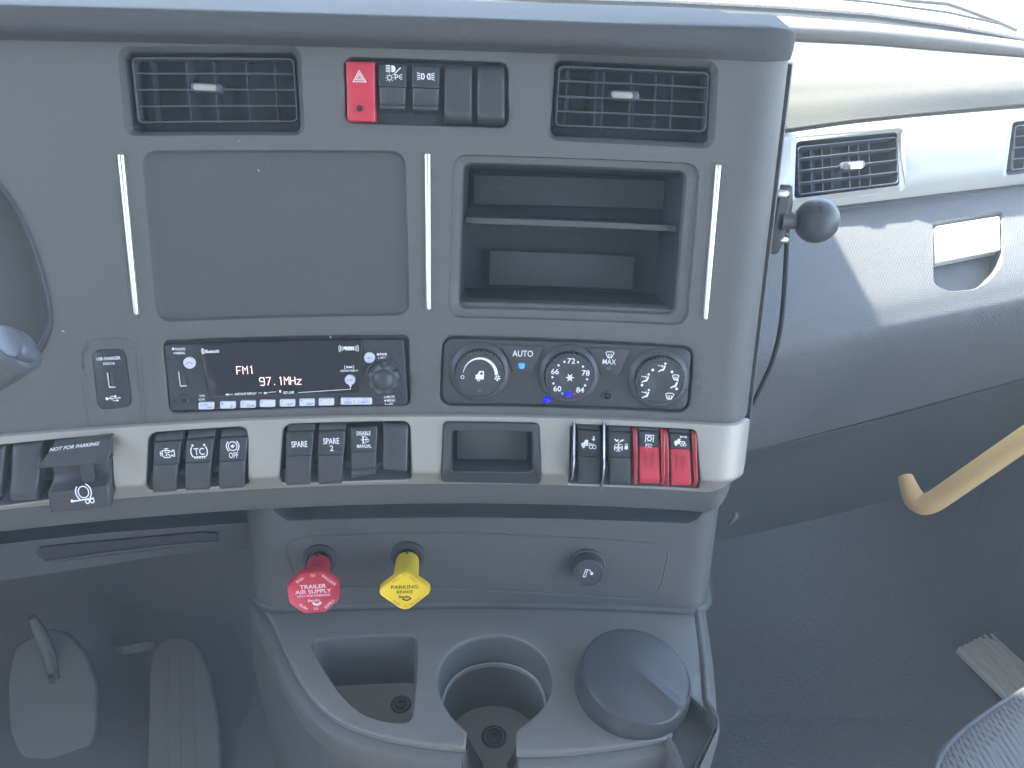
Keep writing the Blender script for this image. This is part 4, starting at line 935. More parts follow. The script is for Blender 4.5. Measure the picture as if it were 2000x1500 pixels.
def prY(F_, p):
    lettering(F_, 'PARKING', 0, -9, 52, 8, 'blackprint', p, bold=.004); lettering(F_, 'BRAKE', 0, 2, 31, 6.5, 'blackprint', p, bold=.004); lettering(F_, 'Bendix', -1, 13, 21, 6, 'blackprint', p, bold=.02)
    symbol(F_, [('a', 3, 12, 9, 20, 150, 3)], 'blackprint', p, name='emblem')
    for s, a, b, w_, h_, r in (('PULL', -17, -25, 15, 5, -.7), ('TO', 0, -35, 8, 5, 0), ('APPLY', 16, -25, 20, 5, .78), ('PUSH', -16, 27, 15, 5, .7), ('TO', 0, 34, 8, 5, 0), ('RELEASE', 20, 24, 26, 5, -.66)): lettering(F_, s, a, b, w_, h_, 'brownprint', p, rot=r)
brake_knob('parking_brake_knob', (797, 1086), (791, 1150), 'yellow diamond shaped push pull knob marked PARKING BRAKE on the lower panel', 'yellow', c4, prY)
# lighter socket
Fb_ = K.frame(1146, 1103); k = Fb_.kx
t = thing('lighter_plug', 'round black lighter plug with white cigarette symbol on the lower panel', 'lighter', Fb_.o)
mb = MB(); mb.lathe(Fb_, [(36 * k, 0), (35 * k, .002), (33 * k, .0026), (31 * k, .002), (30 * k, .003)], 44, cap1=False); mb.build('collar', 'rock', t)
mb = MB(); mb.lathe(Fb_, [(30 * k, 0), (30 * k, .013), (29.3 * k, .0142), (27.5 * k, .0146), (26.3 * k, .0138), (24 * k, .0138)], 44); b = mb.build('cap', 'black', t)
symbol(Fb_.lift(.0139), [('o', [(-5, -7), (-1, -6), (-5, 8), (-9, 7)], 1.4), ('l', [(-1, -7), (4, -5), (6, -1)], 1.5), ('p', [(4, -2), (9, -2), (10, 2), (7, 4), (4, 2)]), ('l', [(-5.5, -3), (-2.5, -2.4)], 1)], W, b)
# ================================================================== console tray
pk = K.pt(*K.uv(850, 1183)); ZT = pk.z; YT = pk.y
Tr = Surf(lambda u, v: Vector((u, v, ZT + .05 * (v - YT))), (0, .45))
cup_arc = [(908, 1430), (893, 1417), (873, 1395), (857, 1365), (850, 1330), (856, 1300), (875, 1270), (905, 1250), (940, 1240), (975, 1238), (1015, 1245), (1050, 1263), (1073, 1290), (1083, 1330), (1078, 1362), (1060, 1390), (1034, 1411), (1011, 1430)]
def smooth(P, it=2, closed=False):
    for _ in range(it):
        Q = [] if closed else [P[0]]
        n = len(P)
        for i in range(n if closed else n - 1):
            a, b = P[i], P[(i + 1) % n]
            Q += [tuple(a[k] * .75 + b[k] * .25 for k in range(len(a))), tuple(a[k] * .25 + b[k] * .75 for k in range(len(a)))]
        if not closed: Q.append(P[-1])
        P = Q
    return P
cup_s = smooth(cup_arc, 1)
left_edge = smooth([(500, 1150), (536, 1215), (560, 1272), (590, 1330), (622, 1372), (665, 1406), (720, 1428), (800, 1445), (875, 1454), (905, 1456)], 1)
front_edge = smooth([(1013, 1466), (1080, 1466), (1150, 1460), (1230, 1450), (1306, 1437)], 1)
slot = [(1309, 1432), (1288, 1415), (1340, 1345), (1371, 1374)]
right_edge = smooth([(1374, 1366), (1372, 1330), (1366, 1260), (1358, 1200), (1350, 1130)], 1)
o_px = left_edge + cup_s + front_edge + slot + right_edge
o_uv = [Tr.uv(x, y) for x, y in o_px]
for i in (0, len(o_uv) - 1): o_uv[i] = (o_uv[i][0], YT + .06)
bin_c = ccw([Tr.uv(x, y) for x, y in smooth([(606, 1262), (612, 1250), (632, 1243), (700, 1240), (780, 1237), (808, 1238), (817, 1248), (817, 1290), (814, 1340), (808, 1398), (800, 1410), (785, 1414), (750, 1411), (710, 1398), (680, 1375), (655, 1345), (632, 1312), (614, 1280)], 1, True)])
o_uv = ccw(o_uv)
mb = MB(); plate(mb, Tr, o_uv, [bin_c], 0, .012)
mb.loft([ring(Tr, o_uv, 0), ring(Tr, inset(o_uv, -.0012), -.0006), ring(Tr, inset(o_uv, -.0018), -.002), ring(Tr, inset(o_uv, -.0018), -.006)]); 
mb.build('tray_top', 'tray', lo, sharp=60)
# fillet where the panel meets the tray
pts = [K.pt(u, vk0, .0) for u in usk if uL_ - .03 < u < uR_ + .08]
mb = MB(); rr = []
for a in range(7):
    t_ = math.pi / 2 * a / 6; rr.append([Vector(K.pt(u, vk0 + .0045 * (1 - math.sin(t_)) - .0, .0006 + .0045 * (1 - math.cos(t_)))) for u in usk if uL_ - .035 < u < uR_ + .09])
mb.loft(rr, False); mb.build('tray_fillet', 'dash_dark', lo)
# left bin
mb = MB(); mb.loft([ring(Tr, bin_c, 0), ring(Tr, inset(bin_c, .001), -.0008), ring(Tr, inset(bin_c, .0018), -.003), ring(Tr, inset(bin_c, .006), -.062)]); ib = inset(bin_c, .006)
bw = mb.build('tray_bin', 'dash', lo, sharp=60)
mb = MB(); mb.add(ring(Tr, ib, -.0615), [list(range(len(ib)))]); mb.build('bin_mat', 'cup', bw)
def screw(F_, r, parent):
    mb = MB(); mb.lathe(F_, [(r * 1.5, .0002), (r * 1.35, .0012), (r * 1.15, .0006)], 28, cap1=False); s = mb.build('screw', 'black', parent)
    mb = MB(); mb.lathe(F_, [(r, .0004), (r, .0016), (r * .8, .0022), (r * .35, .0023), (r * .3, .0010)], 24); mb.build('screw_head', 'blackprint', s)
    mb = MB(); mb.lathe(F_, [(r * .55, .0024), (r * .45, .0027), (r * .38, .0024)], 20, cap1=False); mb.build('screw_ring', 'slat', s)
screw(Tr.frame(783, 1376, -.0615), .0062, lo)
# cup well
ca_ = [Tr.uv(x, y) for x, y in cup_s]
cxm = [Tr.uv(850, 1330), Tr.uv(1083, 1330), Tr.uv(960, 1238)]
cc = (Vector(cxm[0]) + Vector(cxm[1])) / 2; rad = (Vector(cxm[1]) - Vector(cxm[0])).length / 2; print('cup radius', rad, 'tray z', ZT, 'back', (Vector(cxm[2]) - cc).length)
cc = Vector((cc.x, cxm[2][1] - rad))
def sc_(c, k): return [tuple(cc + (Vector(p) - cc) * k) for p in c]
a0, a1 = ca_[0], ca_[-1]
def circ(k, h, n=44):
    A0 = math.atan2(a0[1] - cc.y, a0[0] - cc.x); A1 = math.atan2(a1[1] - cc.y, a1[0] - cc.x)
    if A0 > 0: A0 -= 2 * math.pi
    tot = (A0 - A1) % (2 * math.pi)
    return [Tr.pt(cc.x + rad * k * math.cos(A1 + tot * i / n), cc.y + rad * k * math.sin(A1 + tot * i / n), h) for i in range(n + 1)]
wall0 = ring(Tr, ca_[::-1], 0)
mb = MB(); W0 = [Tr.pt(*Vector(p).lerp(cc, .0), 0) for p in ca_[::-1]]
inn = [tuple(Vector(p) + (cc - Vector(p)).normalized() * .0016) for p in ca_[::-1]]
def prj(c, k): return [tuple(cc + (Vector(p) - cc).normalized() * (rad * k if (Vector(p) - cc).length > 0 else 0)) for p in c]
mb.loft([ring(Tr, ca_[::-1], 0), ring(Tr, inn, -.0010), ring(Tr, sc_(inn, .985), -.004), ring(Tr, sc_(inn, .955), -.036)], False); cw = mb.build('cup_well', 'dash', lo, sharp=60)
mb = MB(); mb.loft([ring(Tr, sc_(inn, .957), -.0345), ring(Tr, sc_(inn, .940), -.0330), ring(Tr, sc_(inn, .920), -.0338), ring(Tr, sc_(inn, .915), -.038)], False); mb.build('cup_step', 'step', cw)
mb = MB(); mb.loft([ring(Tr, sc_(inn, .917), -.037), ring(Tr, sc_(inn, .86), -.094)], False); mb.build('cup_lower_wall', 'dash', cw, sharp=60)
HF = -.092
fl = [(893, 1400)] ; 
flo = [tuple(cc + Vector((math.cos(R(a)), math.sin(R(a)))) * rad * .87) for a in range(-45, 226, 9)]
tng = [Tr.uv(x, y, HF) for x, y in ((925, 1462), (944, 1490), (948, 1540), (992, 1540), (990, 1490), (1008, 1462))]
mb = MB(); cfl = ccw(flo + tng); plate(mb, Tr, cfl, [], HF, .02); mb.loft([ring(Tr, cfl, HF), ring(Tr, inset(cfl, -.001), HF - .004)]); mb.build('cup_mat', 'cup', cw)
screw(Tr.frame(965, 1439, HF), .0078, lo)
# console body below the tray: step, then flared skirt down to the floor
def rail(pts, h): return [Tr.pt(u, v, h) for u, v in pts]
Lc = [Tr.uv(x, y) for x, y in left_edge]; Lc[0] = (Lc[0][0], YT + .06)
def offo(c, d):
    out = []
    for i, p in enumerate(c):
        t_ = (Vector(c[min(i + 1, len(c) - 1)]) - Vector(c[max(i - 1, 0)])).normalized(); out.append(tuple(Vector(p) + Vector((t_.y, -t_.x)) * d))
    return out
sgn = -1 if (Vector(offo(Lc, .01)[len(Lc) // 2]) - cc).length < (Vector(Lc[len(Lc) // 2]) - cc).length else 1
mb = MB(); mb.loft([rail(offo(Lc, sgn * d), h) for d, h in [(.0012, -.004), (.0014, -.007), (.0075, -.0085), (.0105, -.011), (.0115, -.020), (.012, -.032)]], False)
mb.build('tray_skirt', 'dash', lo, sharp=60)
mb = MB(); mb.loft([rail(offo(Lc, sgn * d), h) for d, h in [(.0118, -.030), (.015, -.05), (.019, -.09), (.022, -.3), (.025, -.62)]], False); mb.build('left_wall', 'dash_dark', lo, sharp=60)
# slot cheeks beside the cup tongue
for top_, mat_ in ((((908, 1430), (905, 1456)), ((912, 1432), (925, 1462), (942, 1490), (946, 1540))), (((1011, 1430), (1013, 1466)), ((1020, 1432), (1008, 1462), (992, 1490), (994, 1540)))):
    (u0_, v0_), (u1_, v1_) = [Tr.uv(x, y) for x, y in top_]
    A_ = [Tr.pt(u0_, v0_, -.0005), Tr.pt(u1_, v1_, -.0005), Tr.pt(u1_, v1_ - .013, -.030), Tr.pt(u1_, v1_ - .02, -.2)]
    B_ = [Tr.pt(*Tr.uv(x, y, HF), HF - .0005) for x, y in mat_]; B_[3] = B_[3] - Z_ * .1
    mb = MB(); mb.loft([[a_.lerp(b_, t_) + Z_ * (.0 if t_ in (0, 1) else -.006) for a_, b_ in zip(A_, B_)] for t_ in (0, .12, .5, 1)], False); mb.build('slot_cheek', 'dash', lo, sharp=80)
Fc = [Tr.uv(x, y) for x, y in front_edge]
mb = MB(); mb.loft([rail([(u, v - d) for u, v in Fc], h) for d, h in [(.0012, -.004), (.0014, -.007), (.007, -.0085), (.010, -.011), (.0115, -.020), (.013, -.036), (.02, -.2), (.02, -.6)]], False); mb.build('front_wall', 'dash', lo, sharp=60)
# right side: raised lip and outer wall
Rc = [Tr.uv(x, y) for x, y in [(1352, 1540), (1366, 1500), (1388, 1452), (1399, 1428), (1400, 1410), (1390, 1388)] + right_edge][::-1]; Rc[0] = (Rc[0][0], YT + .06)
def fac(i): return 1 if i < len(Rc) - 7 else max(.12, 1 - (i - len(Rc) + 8) * .22)
mb = MB(); mb.loft([rail([(u + d * fac(i_), v) for i_, (u, v) in enumerate(Rc)], h) for d, h in [(-.001, .0002), (.0008, .0022), (.003, .0028), (.005, .0020), (.0058, -.0005), (.0075, -.003), (.013, -.012), (.016, -.030), (.020, -.3), (.02, -.62)]], False); mb.build('right_wall', 'dash', lo, sharp=60)
# ash bin lid and the channel in front of it
sl_ = [Tr.uv(x, y, -.0) for x, y in slot]
ch = [Tr.uv(x, y) for x, y in ((1306, 1440), (1283, 1410), (1342, 1338), (1375, 1378), (1397, 1412), (1392, 1446), (1350, 1545), (1322, 1545))]
mb = MB()
bot = [Tr.uv(x, y, -.018) for x, y in ((1300, 1445), (1283, 1420), (1345, 1362), (1371, 1378), (1399, 1412), (1384, 1452), (1345, 1505), (1322, 1505))]
fl_ = ccw(bot); mb.add(ring(Tr, fl_, -.018), [list(range(len(fl_)))]); mb.build('ash_channel', 'dash_dark', lo)
w1 = [Tr.uv(x, y) for x, y in ((1371, 1370), (1388, 1388), (1399, 1408), (1397, 1424), (1383, 1452), (1362, 1490), (1352, 1520))]
mb = MB(); mb.loft([rail([(u - d, v) for u, v in w1], h) for d, h in [(.002, -.020), (.0012, -.001), (.0, .0004), (-.0014, -.0012), (-.003, -.02), (-.004, -.5)]], False); mb.build('channel_wall', 'dash', lo, sharp=60)
w2 = [Tr.uv(x, y) for x, y in ((1306, 1438), (1316, 1452), (1328, 1478), (1338, 1508))]
mb = MB(); mb.loft([rail([(u - d, v) for u, v in w2], h) for d, h in [(-.003, -.020), (-.001, -.001), (.0, .0002), (.0016, -.0006), (.004, -.006), (.006, -.03)]], False); mb.build('channel_wall', 'dash', lo, sharp=60)
lidt = thing('ash_bin', 'round dark lidded ash bin with a ridge across its lid, standing in the console tray', 'ash bin', Tr.pt(*Tr.uv(1235, 1330)))
fa = Vector(Tr.uv(1122, 1322, .012)); fb = Vector(Tr.uv(1349, 1322, .012)); lc = (fa + fb) / 2; lr = (fb - fa).length / 2 * .985
ytop = Tr.uv(1230, 1228, .016)[1]; lc = Vector((lc.x, ytop - lr))
o_ = Tr.pt(lc.x, lc.y, 0); nn = Vector((.10, -.06, 1)).normalized(); xx = Vector((.72, -.69, 0)); xx = (xx - nn * xx.dot(nn)).normalized(); FL = Frame(o_, xx, nn.cross(xx), nn)
print('lid r', lr)
mb = MB(); mb.lathe(FL, [(lr * .95, -.012), (lr * .985, -.004), (lr * .985, .002), (lr * .95, .0035)], 72, cap1=False); mb.build('rim', 'black', lidt)
mb = MB(); rings = []
prof = [(.985, .001), (1.0, .003), (.998, .007), (.955, .0172), (.945, .0186), (.93, .0194), (.91, .0198), (.88, .0200), (.8, .0203), (.65, .0206), (.5, .0209), (.35, .0210), (.2, .0211), (.05, .0211)]
for r_, h in prof:
    rg = []
    for k_ in range(96):
        a = 2 * math.pi * k_ / 96; x_, y_ = lr * r_ * math.cos(a), lr * r_ * math.sin(a)
        dz = 0
        if h > .0196:                                        # two low facets meet in a ridge across the lid
            dz = .0032 * max(0, 1 - abs(y_) / .012) * min(1, max(0, (x_ + lr * .35) / (lr * .9))) * (1 if y_ > -.0005 else .75)
            dz -= .0015 * (x_ / lr > .2) * (x_ / lr - .2)
        rg.append(FL.p(x_, y_, h + dz))
    rings.append(rg)
mb.loft(rings, True, False, True); mb.build('lid', 'rock', lidt, sharp=45)

# ================================================================== footwell at the left
kp = thing('kick_panel', 'dark panel with a long slot below the dashboard, above the pedals', 'kick panel', Vector((-.25, .6, .3)))
def yrail(P, Y0, k=0.): return [on_y(x, y, Y0, k, 0) for x, y in P]
def krail(P, Y0): return yrail(P, Y0 + .088, .24)
def res_(P, n):                                              # resample a picture polyline
    L = [0]
    for a, b in zip(P, P[1:]): L.append(L[-1] + math.dist(a, b))
    out = []
    for i in range(n):
        t = L[-1] * i / (n - 1); j = max(k for k in range(len(L)) if L[k] <= t + 1e-9); j = min(j, len(P) - 2); f_ = (t - L[j]) / (L[j + 1] - L[j]); out.append((P[j][0] + (P[j + 1][0] - P[j][0]) * f_, P[j][1] + (P[j + 1][1] - P[j][1]) * f_))
    return out
A0 = res_([(-300, 1060), (0, 1032), (240, 1010), (550, 985)], 24)
A1 = res_([(-300, 1090), (0, 1060), (200, 1038), (550, 1013)], 24)
A2 = res_([(-300, 1150), (0, 1118), (150, 1098), (300, 1075), (420, 1060), (550, 1050)], 24)
A3 = res_([(-300, 1180), (0, 1135), (150, 1112), (300, 1088), (420, 1076), (550, 1072)], 24)
mb = MB(); mb.loft([krail(A0, .56), krail(A1, .50), krail([(x, y + 3) for x, y in A1], .497), krail([(x, y + 6) for x, y in A1], .505), krail(A2, .515), krail(A3, .53), [p + Vector((0, .25, .02)) for p in krail(A3, .54)]], False); mb.build('panel', 'kick', kp, sharp=50)
mb = MB(); q = [(80, 1066), (400, 1037), (424, 1040), (427, 1058), (100, 1096), (78, 1084)]
pts = krail(q, .507); mb.loft([pts, [p + Vector((0, -.002, 0)) for p in pts]], True, False, True); mb.build('slot', 'gap', kp)  # raised plate; its near-black colour stands for the shade inside the slot
mb = MB(); mb.tube(krail([(88, 1097), (200, 1081), (330, 1065), (424, 1058)], .504), .0008, 6); mb.build('slot_edge', 'dash_dark', kp)
mb = MB(); gg = []
for x, y0_, zz in ((-1.3, 1.0, 0), (-1.3, 1.0, .2)): pass
tb = thing('footwell_lining', 'dark lining of the driver footwell behind the pedals', 'footwell lining', Vector((-.5, 1.1, 0)))
mb = MB(); mb.loft([[Vector((x, .72, .004)) for x in (-1.2, -.9, -.6, -.3, -.02)], [Vector((x, .98, .01)) for x in (-1.2, -.9, -.6, -.3, -.02)], [Vector((x, 1.06, .05)) for x in (-1.2, -.9, -.6, -.3, -.02)], [Vector((x, 1.2, .3)) for x in (-1.2, -.9, -.6, -.3, -.02)], [Vector((x, 1.3, 1.0)) for x in (-1.2, -.9, -.6, -.3, -.02)]], False); mb.build('lining', 'carpet', tb, sharp=60)
# pedals
def pedal(name, lab, px, z_of, m, th=.012, grooves=(), group=None, cat='pedal', r=.01):
    """pad traced on a sloping plane through (y, z) pairs"""
    (y0_, z0_), (y1_, z1_) = z_of; sl = (z1_ - z0_) / (y1_ - y0_)
    Sp = Surf(lambda u, v: Vector((u, v, z0_ + sl * (v - y0_))), (-.4, .9))
    c = ccw([Sp.uv(x, y) for x, y in px]); c = rpoly(c, r, 4)
    t = thing(name, lab, cat, Sp.pt(sum(p[0] for p in c) / len(c), sum(p[1] for p in c) / len(c), -th), group)
    mb = MB(); pad(mb, Sp, c, -th, 0, .004, n=4); pl = mb.build('pad', m, t, sharp=60)
    for a, b in grooves:
        mb = MB(); mb.tube([Sp.pt(*Sp.uv(*Vector(a).lerp(Vector(b), i / 6)), .0002) for i in range(7)], .0012, 6); mb.build('groove', 'carpet', pl)
    return t, Sp
acc = pedal('accelerator_pedal', 'long grey rounded accelerator pedal with fine lengthwise grooves', [(285, 1560), (290, 1420), (292, 1310), (300, 1268), (322, 1246), (350, 1242), (375, 1250), (393, 1275), (408, 1320), (421, 1380), (427, 1440), (430, 1560)], ((.80, .035), (1.0, .16)), 'pedal', grooves=[((x0_, 1275), (x1_, 1540)) for x0_, x1_ in ((330, 328), (352, 354), (376, 384))], group='foot pedals')
brk = pedal('brake_pedal', 'wide dark brake pedal pad with rounded corners at the lower left', [(14, 1330), (30, 1260), (90, 1228), (130, 1236), (165, 1275), (186, 1330), (186, 1420), (178, 1455), (90, 1485), (40, 1480), (18, 1430)], ((.80, .10), (.97, .26)), 'pedal', group='foot pedals')
arm = yrail([(78, 1225), (92, 1262), (104, 1295), (106, 1325)], .86)
mb = MB(); mb.tube(yrail([(62, 1205), (78, 1235), (96, 1275), (106, 1325)], .87), [.006, .010, .010, .008], 12); mb.build('arm', 'pedal', brk[0])
mb = MB(); mb.tube(yrail([(96, 1276), (110, 1300), (116, 1325)], .855), .0012, 8); mb.build('arm_edge', 'steel', brk[0])
mb = MB(); mb.tube(yrail([(98, 1322), (101, 1332)], .85), .0042, 10); mb.build('arm_pin', 'steel', brk[0])
mb = MB(); ft = [on_z(x, y, .12) for x, y in ((214, 1242), (275, 1236), (300, 1252), (240, 1264), (224, 1260))]
mb.loft([[p - Z_ * .02 for p in ft], [p - Z_ * .002 for p in ft], [p + (sum(ft, Vector()) / 5 - p) * .08 for p in ft]], True, True, True)
o = mb.build('foot_stop', 'pedal', None, label='small grey block between the two pedals, close to the accelerator tip', cat='pedal stop')
# ================================================================== passenger side dashboard
XS = [1345 + 34 * i for i in range(30)]
def interp(P, x):
    if x <= P[0][0]: a, b = P[0], P[1]
    elif x >= P[-1][0]: a, b = P[-2], P[-1]
    else:
        j = max(i for i in range(len(P)) if P[i][0] <= x); j = min(j, len(P) - 2); a, b = P[j], P[j + 1]
    return a[1] + (b[1] - a[1]) * (x - a[0]) / (b[0] - a[0])
def prail(P, Y0, k, drop=0): return [on_y(x, interp(P, x), Y0, k, .4) - Vector((0, 0, drop * max(0, 1500 - x) / 60)) for x in XS]
def crom(rails, sub=6):
    out = []; n = len(rails)
    for i in range(n - 1):
        p0, p1, p2, p3 = rails[max(i - 1, 0)], rails[i], rails[i + 1], rails[min(i + 2, n - 1)]
        for s in range(sub):
            t = s / sub
            out.append([.5 * ((2 * b) + (c - a) * t + (2 * a - 5 * b + 4 * c - d) * t * t + (3 * b - a - 3 * c + d) * t ** 3) for a, b, c, d in zip(p0, p1, p2, p3)])
    out.append(rails[-1]); return out
def rsurf(rows):
    """surface through a grid of rows; u along a row 0..1, v from the first row to the last 0..1"""
    m, n = len(rows), len(rows[0])
    def fn(u, v):
        a = max(0, min(n - 1.001, u * (n - 1))); b = max(0, min(m - 1.001, v * (m - 1))); i, j = int(a), int(b)
        a = u * (n - 1) - i; b = v * (m - 1) - j
        return rows[j][i] * (1 - a) * (1 - b) + rows[j][i + 1] * a * (1 - b) + rows[j + 1][i] * (1 - a) * b + rows[j + 1][i + 1] * a * b
    return fn
KY = .45
pd = thing('passenger_dashboard', 'sunlit passenger side dashboard with woven upper panel, silver band and grained lower bulge', 'dashboard', Vector((.6, .95, .6)))
P_led0 = [(1440, 30), (1530, 36), (1700, 46), (1850, 62), (2000, 82), (2300, 130)]
P_led1 = [(1440, 42), (1530, 46), (1700, 54), (1850, 69), (2000, 88), (2300, 136)]
P_led2 = [(1440, 68), (1530, 73), (1700, 82), (1850, 95), (2000, 107), (2300, 150)]
P_fab0 = [(1440, 74), (1530, 79), (1700, 87), (1850, 100), (2000, 112), (2300, 156)]
P_fab1 = [(1440, 262), (1530, 252), (1660, 234), (1800, 220), (2000, 202), (2300, 182)]
P_sil0 = [(1440, 277), (1530, 267), (1660, 248), (1800, 233), (2000, 216), (2300, 196)]
P_sil1 = [(1440, 425), (1560, 410), (1680, 399), (2000, 361), (2300, 318)]
YC = (1.16, -.05)
mb = MB(); led = crom([[p + Vector((0, .14, -.03)) for p in prail(P_led0, 1.32, -.04, .02)], prail(P_led0, 1.32, -.04, .02), prail(P_led1, 1.162, .1, .02), [p + Vector((0, 0, 0)) for p in prail(P_led2, 1.15, .1, .02)], [p + Vector((0, .004, -.006)) for p in prail(P_led2, 1.155, .1, .02)]], 5)
mb.loft(led, False); mb.build('top_ledge', 'leather', pd, sharp=60)
fb = [prail(P_fab0, 1.15, .02)]
mid1 = [(1440, 130), (1530, 132), (1700, 132), (1850, 138), (2000, 140), (2300, 160)]
mid2 = [(1440, 200), (1530, 192), (1700, 180), (1850, 172), (2000, 170), (2300, 172)]
fb = crom([prail(P_fab0, 1.15, .1, .02), prail(mid1, 1.01, .33, .01), prail(mid2, .968, .40), prail(P_fab1, .945, KY)], 8)
mb = MB(); mb.loft(fb, False); mb.loft([fb[-1], [p + Vector((0, .008, -.004)) for p in fb[-1]], [p + Vector((0, .02, -.012)) for p in fb[-1]]], False); mb.build('woven_panel', 'fabric', pd, sharp=60)
s0, s1 = prail(P_sil0, .93, KY), prail(P_sil1, .885, KY)
sm1 = [a.lerp(b, .2) + Vector((.001, -.006, .004)) for a, b in zip(s0, s1)]; sm2 = [a.lerp(b, .65) + Vector((.002, -.010, .004)) for a, b in zip(s0, s1)]
rows = crom([s1, sm2, sm1, s0], 6)
SV = Surf(rsurf(rows), (.25, .5))
def SVpx(pts, h=0.): return [SV.uv(x, y, h) for x, y in pts]
C_v3 = rpoly(SVpx([(1551, 268), (1762, 250), (1764, 366), (1546, 394)]), .0)
def fr(poly, r): # metric-free rounding in parameter space is uneven, so round in picture space
    return poly
def pxround(P, r, n=5):
    out = []; N = len(P)
    for i in range(N):
        p, a, b = Vector(P[i]), Vector(P[i - 1]), Vector(P[(i + 1) % N]); rr = r[i] if isinstance(r, (list, tuple)) else r
        p0 = p + (a - p).normalized() * rr; p2 = p + (b - p).normalized() * rr
        for k in range(n + 1):
            t = k / n; out.append(tuple(p0 * (1 - t) ** 2 + p * (2 * t * (1 - t)) + p2 * t * t))
    return out
# a local, metric chart of the silver band for the vents
def chart(px, py):
    F_ = SV.frame(px, py); o = F_.o
    def fn(u, v):
        # project the chart plane point onto the band along the frame normal
        p = F_.p(u, v); 
        return p
    return Surf(fn, (0, 0)), F_
V3, F3 = chart(1655, 322); V4, F4 = chart(2040, 285)
o3 = pxround([(1546, 268), (1766, 249), (1770, 372), (1540, 400)], 14); o4 = pxround([(1972, 231), (2190, 210), (2190, 322), (1958, 350)], 12)
h3 = ccw(SVpx(o3)); h4 = ccw(SVpx(o4))
mb = MB(); plate(mb, SV, [(0, 0), (1, 0), (1, 1), (0, 1)], [h3, h4], 0, (.02, .04))
mb.loft([[p + Vector((0, .012, 0)) for p in rows[0]], [p + Vector((0, .003, -.002)) for p in rows[0]], rows[0]], False); mb.loft([[p + Vector((0, .03, 0)) for p in rows[-1]], rows[-1]], False)
mb.build('silver_band', 'silver', pd, sharp=50)
def pvent(V, hole, rim_px, inner, grille, vanes, tab, label):
    hp = [SV.pt(u, v, 0) for u, v in hole]
    t = vent(V, rim_px, inner, grille, (.25, .5, .75), vanes, tab, label, h2=-.008, hg=-.007, r=.004, m_rim='silver', c_outer=None, tabm='chrome')
    return t, hp
def pvent2(V, F_, o_px, inner, grille, vanes, tab, label):
    t = thing('air_vent', label, 'air vent', F_.o, 'air vents')
    hole = ccw(SVpx(o_px)); hp = [SV.pt(u, v) for u, v in hole]
    ci = [V.pt(*V.uv(x, y, -.006), -.006) for x, y in pxround(inner, 8)]
    ci_uv = [V.uv(x, y, -.006) for x, y in pxround(inner, 8)]
    if area(ci_uv) < 0: ci_uv = ci_uv[::-1]; ci = ci[::-1]
    # align starting points
    k = min(range(len(ci)), key=lambda k_: (ci[k_] - hp[0]).length); ci = ci[k:] + ci[:k]; ci_uv = ci_uv[k:] + ci_uv[:k]
    mb = MB(); mb.loft([hp, [a.lerp(b, .08) - F_.n * .0004 for a, b in zip(hp, ci)], [a.lerp(b, .9) for a, b in zip(hp, ci)], ci]); mb.build('bezel', 'silver', t, sharp=35)
    mb = MB(); mb.loft([ci, [p - F_.n * .003 for p in ci], [V.pt(u, v, -.05) for u, v in ci_uv]]); mb.add([V.pt(u, v, -.05) for u, v in ci_uv], [list(range(len(ci)))]); mb.build('duct', 'vent', t)
    hg = -.006; cg = rq(V, grille, .005, hg); cgi = inset(cg, .0016)
    mb = MB(); mb.loft([ring(V, cg, hg - .008), ring(V, cg, hg - .0006), ring(V, inset(cg, .0004), hg), ring(V, inset(cg, .0012), hg), ring(V, cgi, hg - .0005), ring(V, cgi, hg - .012)]); mb.build('grille_frame', 'slat', t)
    gq = pxc(V, grille, hg)
    def bl(s, tt):
        a = Vector(gq[0]).lerp(Vector(gq[1]), s); b = Vector(gq[3]).lerp(Vector(gq[2]), s); return a.lerp(b, tt)
    for y in (.25, .5, .75):
        mb = MB(); th = .0008; rings = []
        for i in range(9):
            p = bl(.01 + .98 * i / 8, y)
            rings.append([V.pt(p.x, p.y + th, hg - .0008), V.pt(p.x, p.y + th * .4, hg), V.pt(p.x, p.y - th * .4, hg), V.pt(p.x, p.y - th, hg - .0008), V.pt(p.x, p.y - th * .8, hg - .011), V.pt(p.x, p.y + th * .8, hg - .011)])
        mb.loft(rings, True, True, True); mb.build('slat', 'slat', t)
    for s, tilt in vanes:
        mb = MB(); th = .0007; rings = []
        for tt in (.02, .5, .98):
            p = bl(s, tt); rings.append([V.pt(p.x - th, p.y, hg - .0125), V.pt(p.x + th, p.y, hg - .0125), V.pt(p.x + th + tilt, p.y, hg - .026), V.pt(p.x - th + tilt, p.y, hg - .026)])
        mb.loft(rings, True, True, True); mb.build('vane', 'slat', t)
    if tab:
        cb = rq(V, [(tab[0][0] - 18, tab[0][1] + 1), tab[1], tab[2], (tab[3][0] - 18, tab[3][1] + 3)], .003, hg, 5)
        mb = MB(); pad(mb, V, cb, hg - .009, hg + .004, .0015); tb = mb.build('tab', 'slat', t)
        mb = MB(); pad(mb, V, rq(V, tab, .002, hg + .005, 5), hg + .003, hg + .0056, .0008); mb.build('tab_insert', 'steel', tb)
pvent2(V3, F3, o3, [(1555, 277), (1752, 258), (1757, 362), (1551, 388)], [(1558, 286), (1752, 266), (1756, 358), (1560, 381)],
       [(.2, 0), (.31, .002), (.4, -.001), (.58, .002), (.68, 0), (.79, -.002)], [(1659, 317), (1685, 315), (1685, 329), (1660, 331)], 'small air vent in the silver band of the passenger side dashboard, beside the black ball')
pvent2(V4, F4, o4, [(1978, 238), (2184, 218), (2184, 316), (1964, 343)], [(1983, 245), (2180, 225), (2180, 309), (1974, 333)],
       [(.2, 0), (.31, .002), (.45, -.001)], None, 'air vent cut by the right edge of the photo, in the silver band')
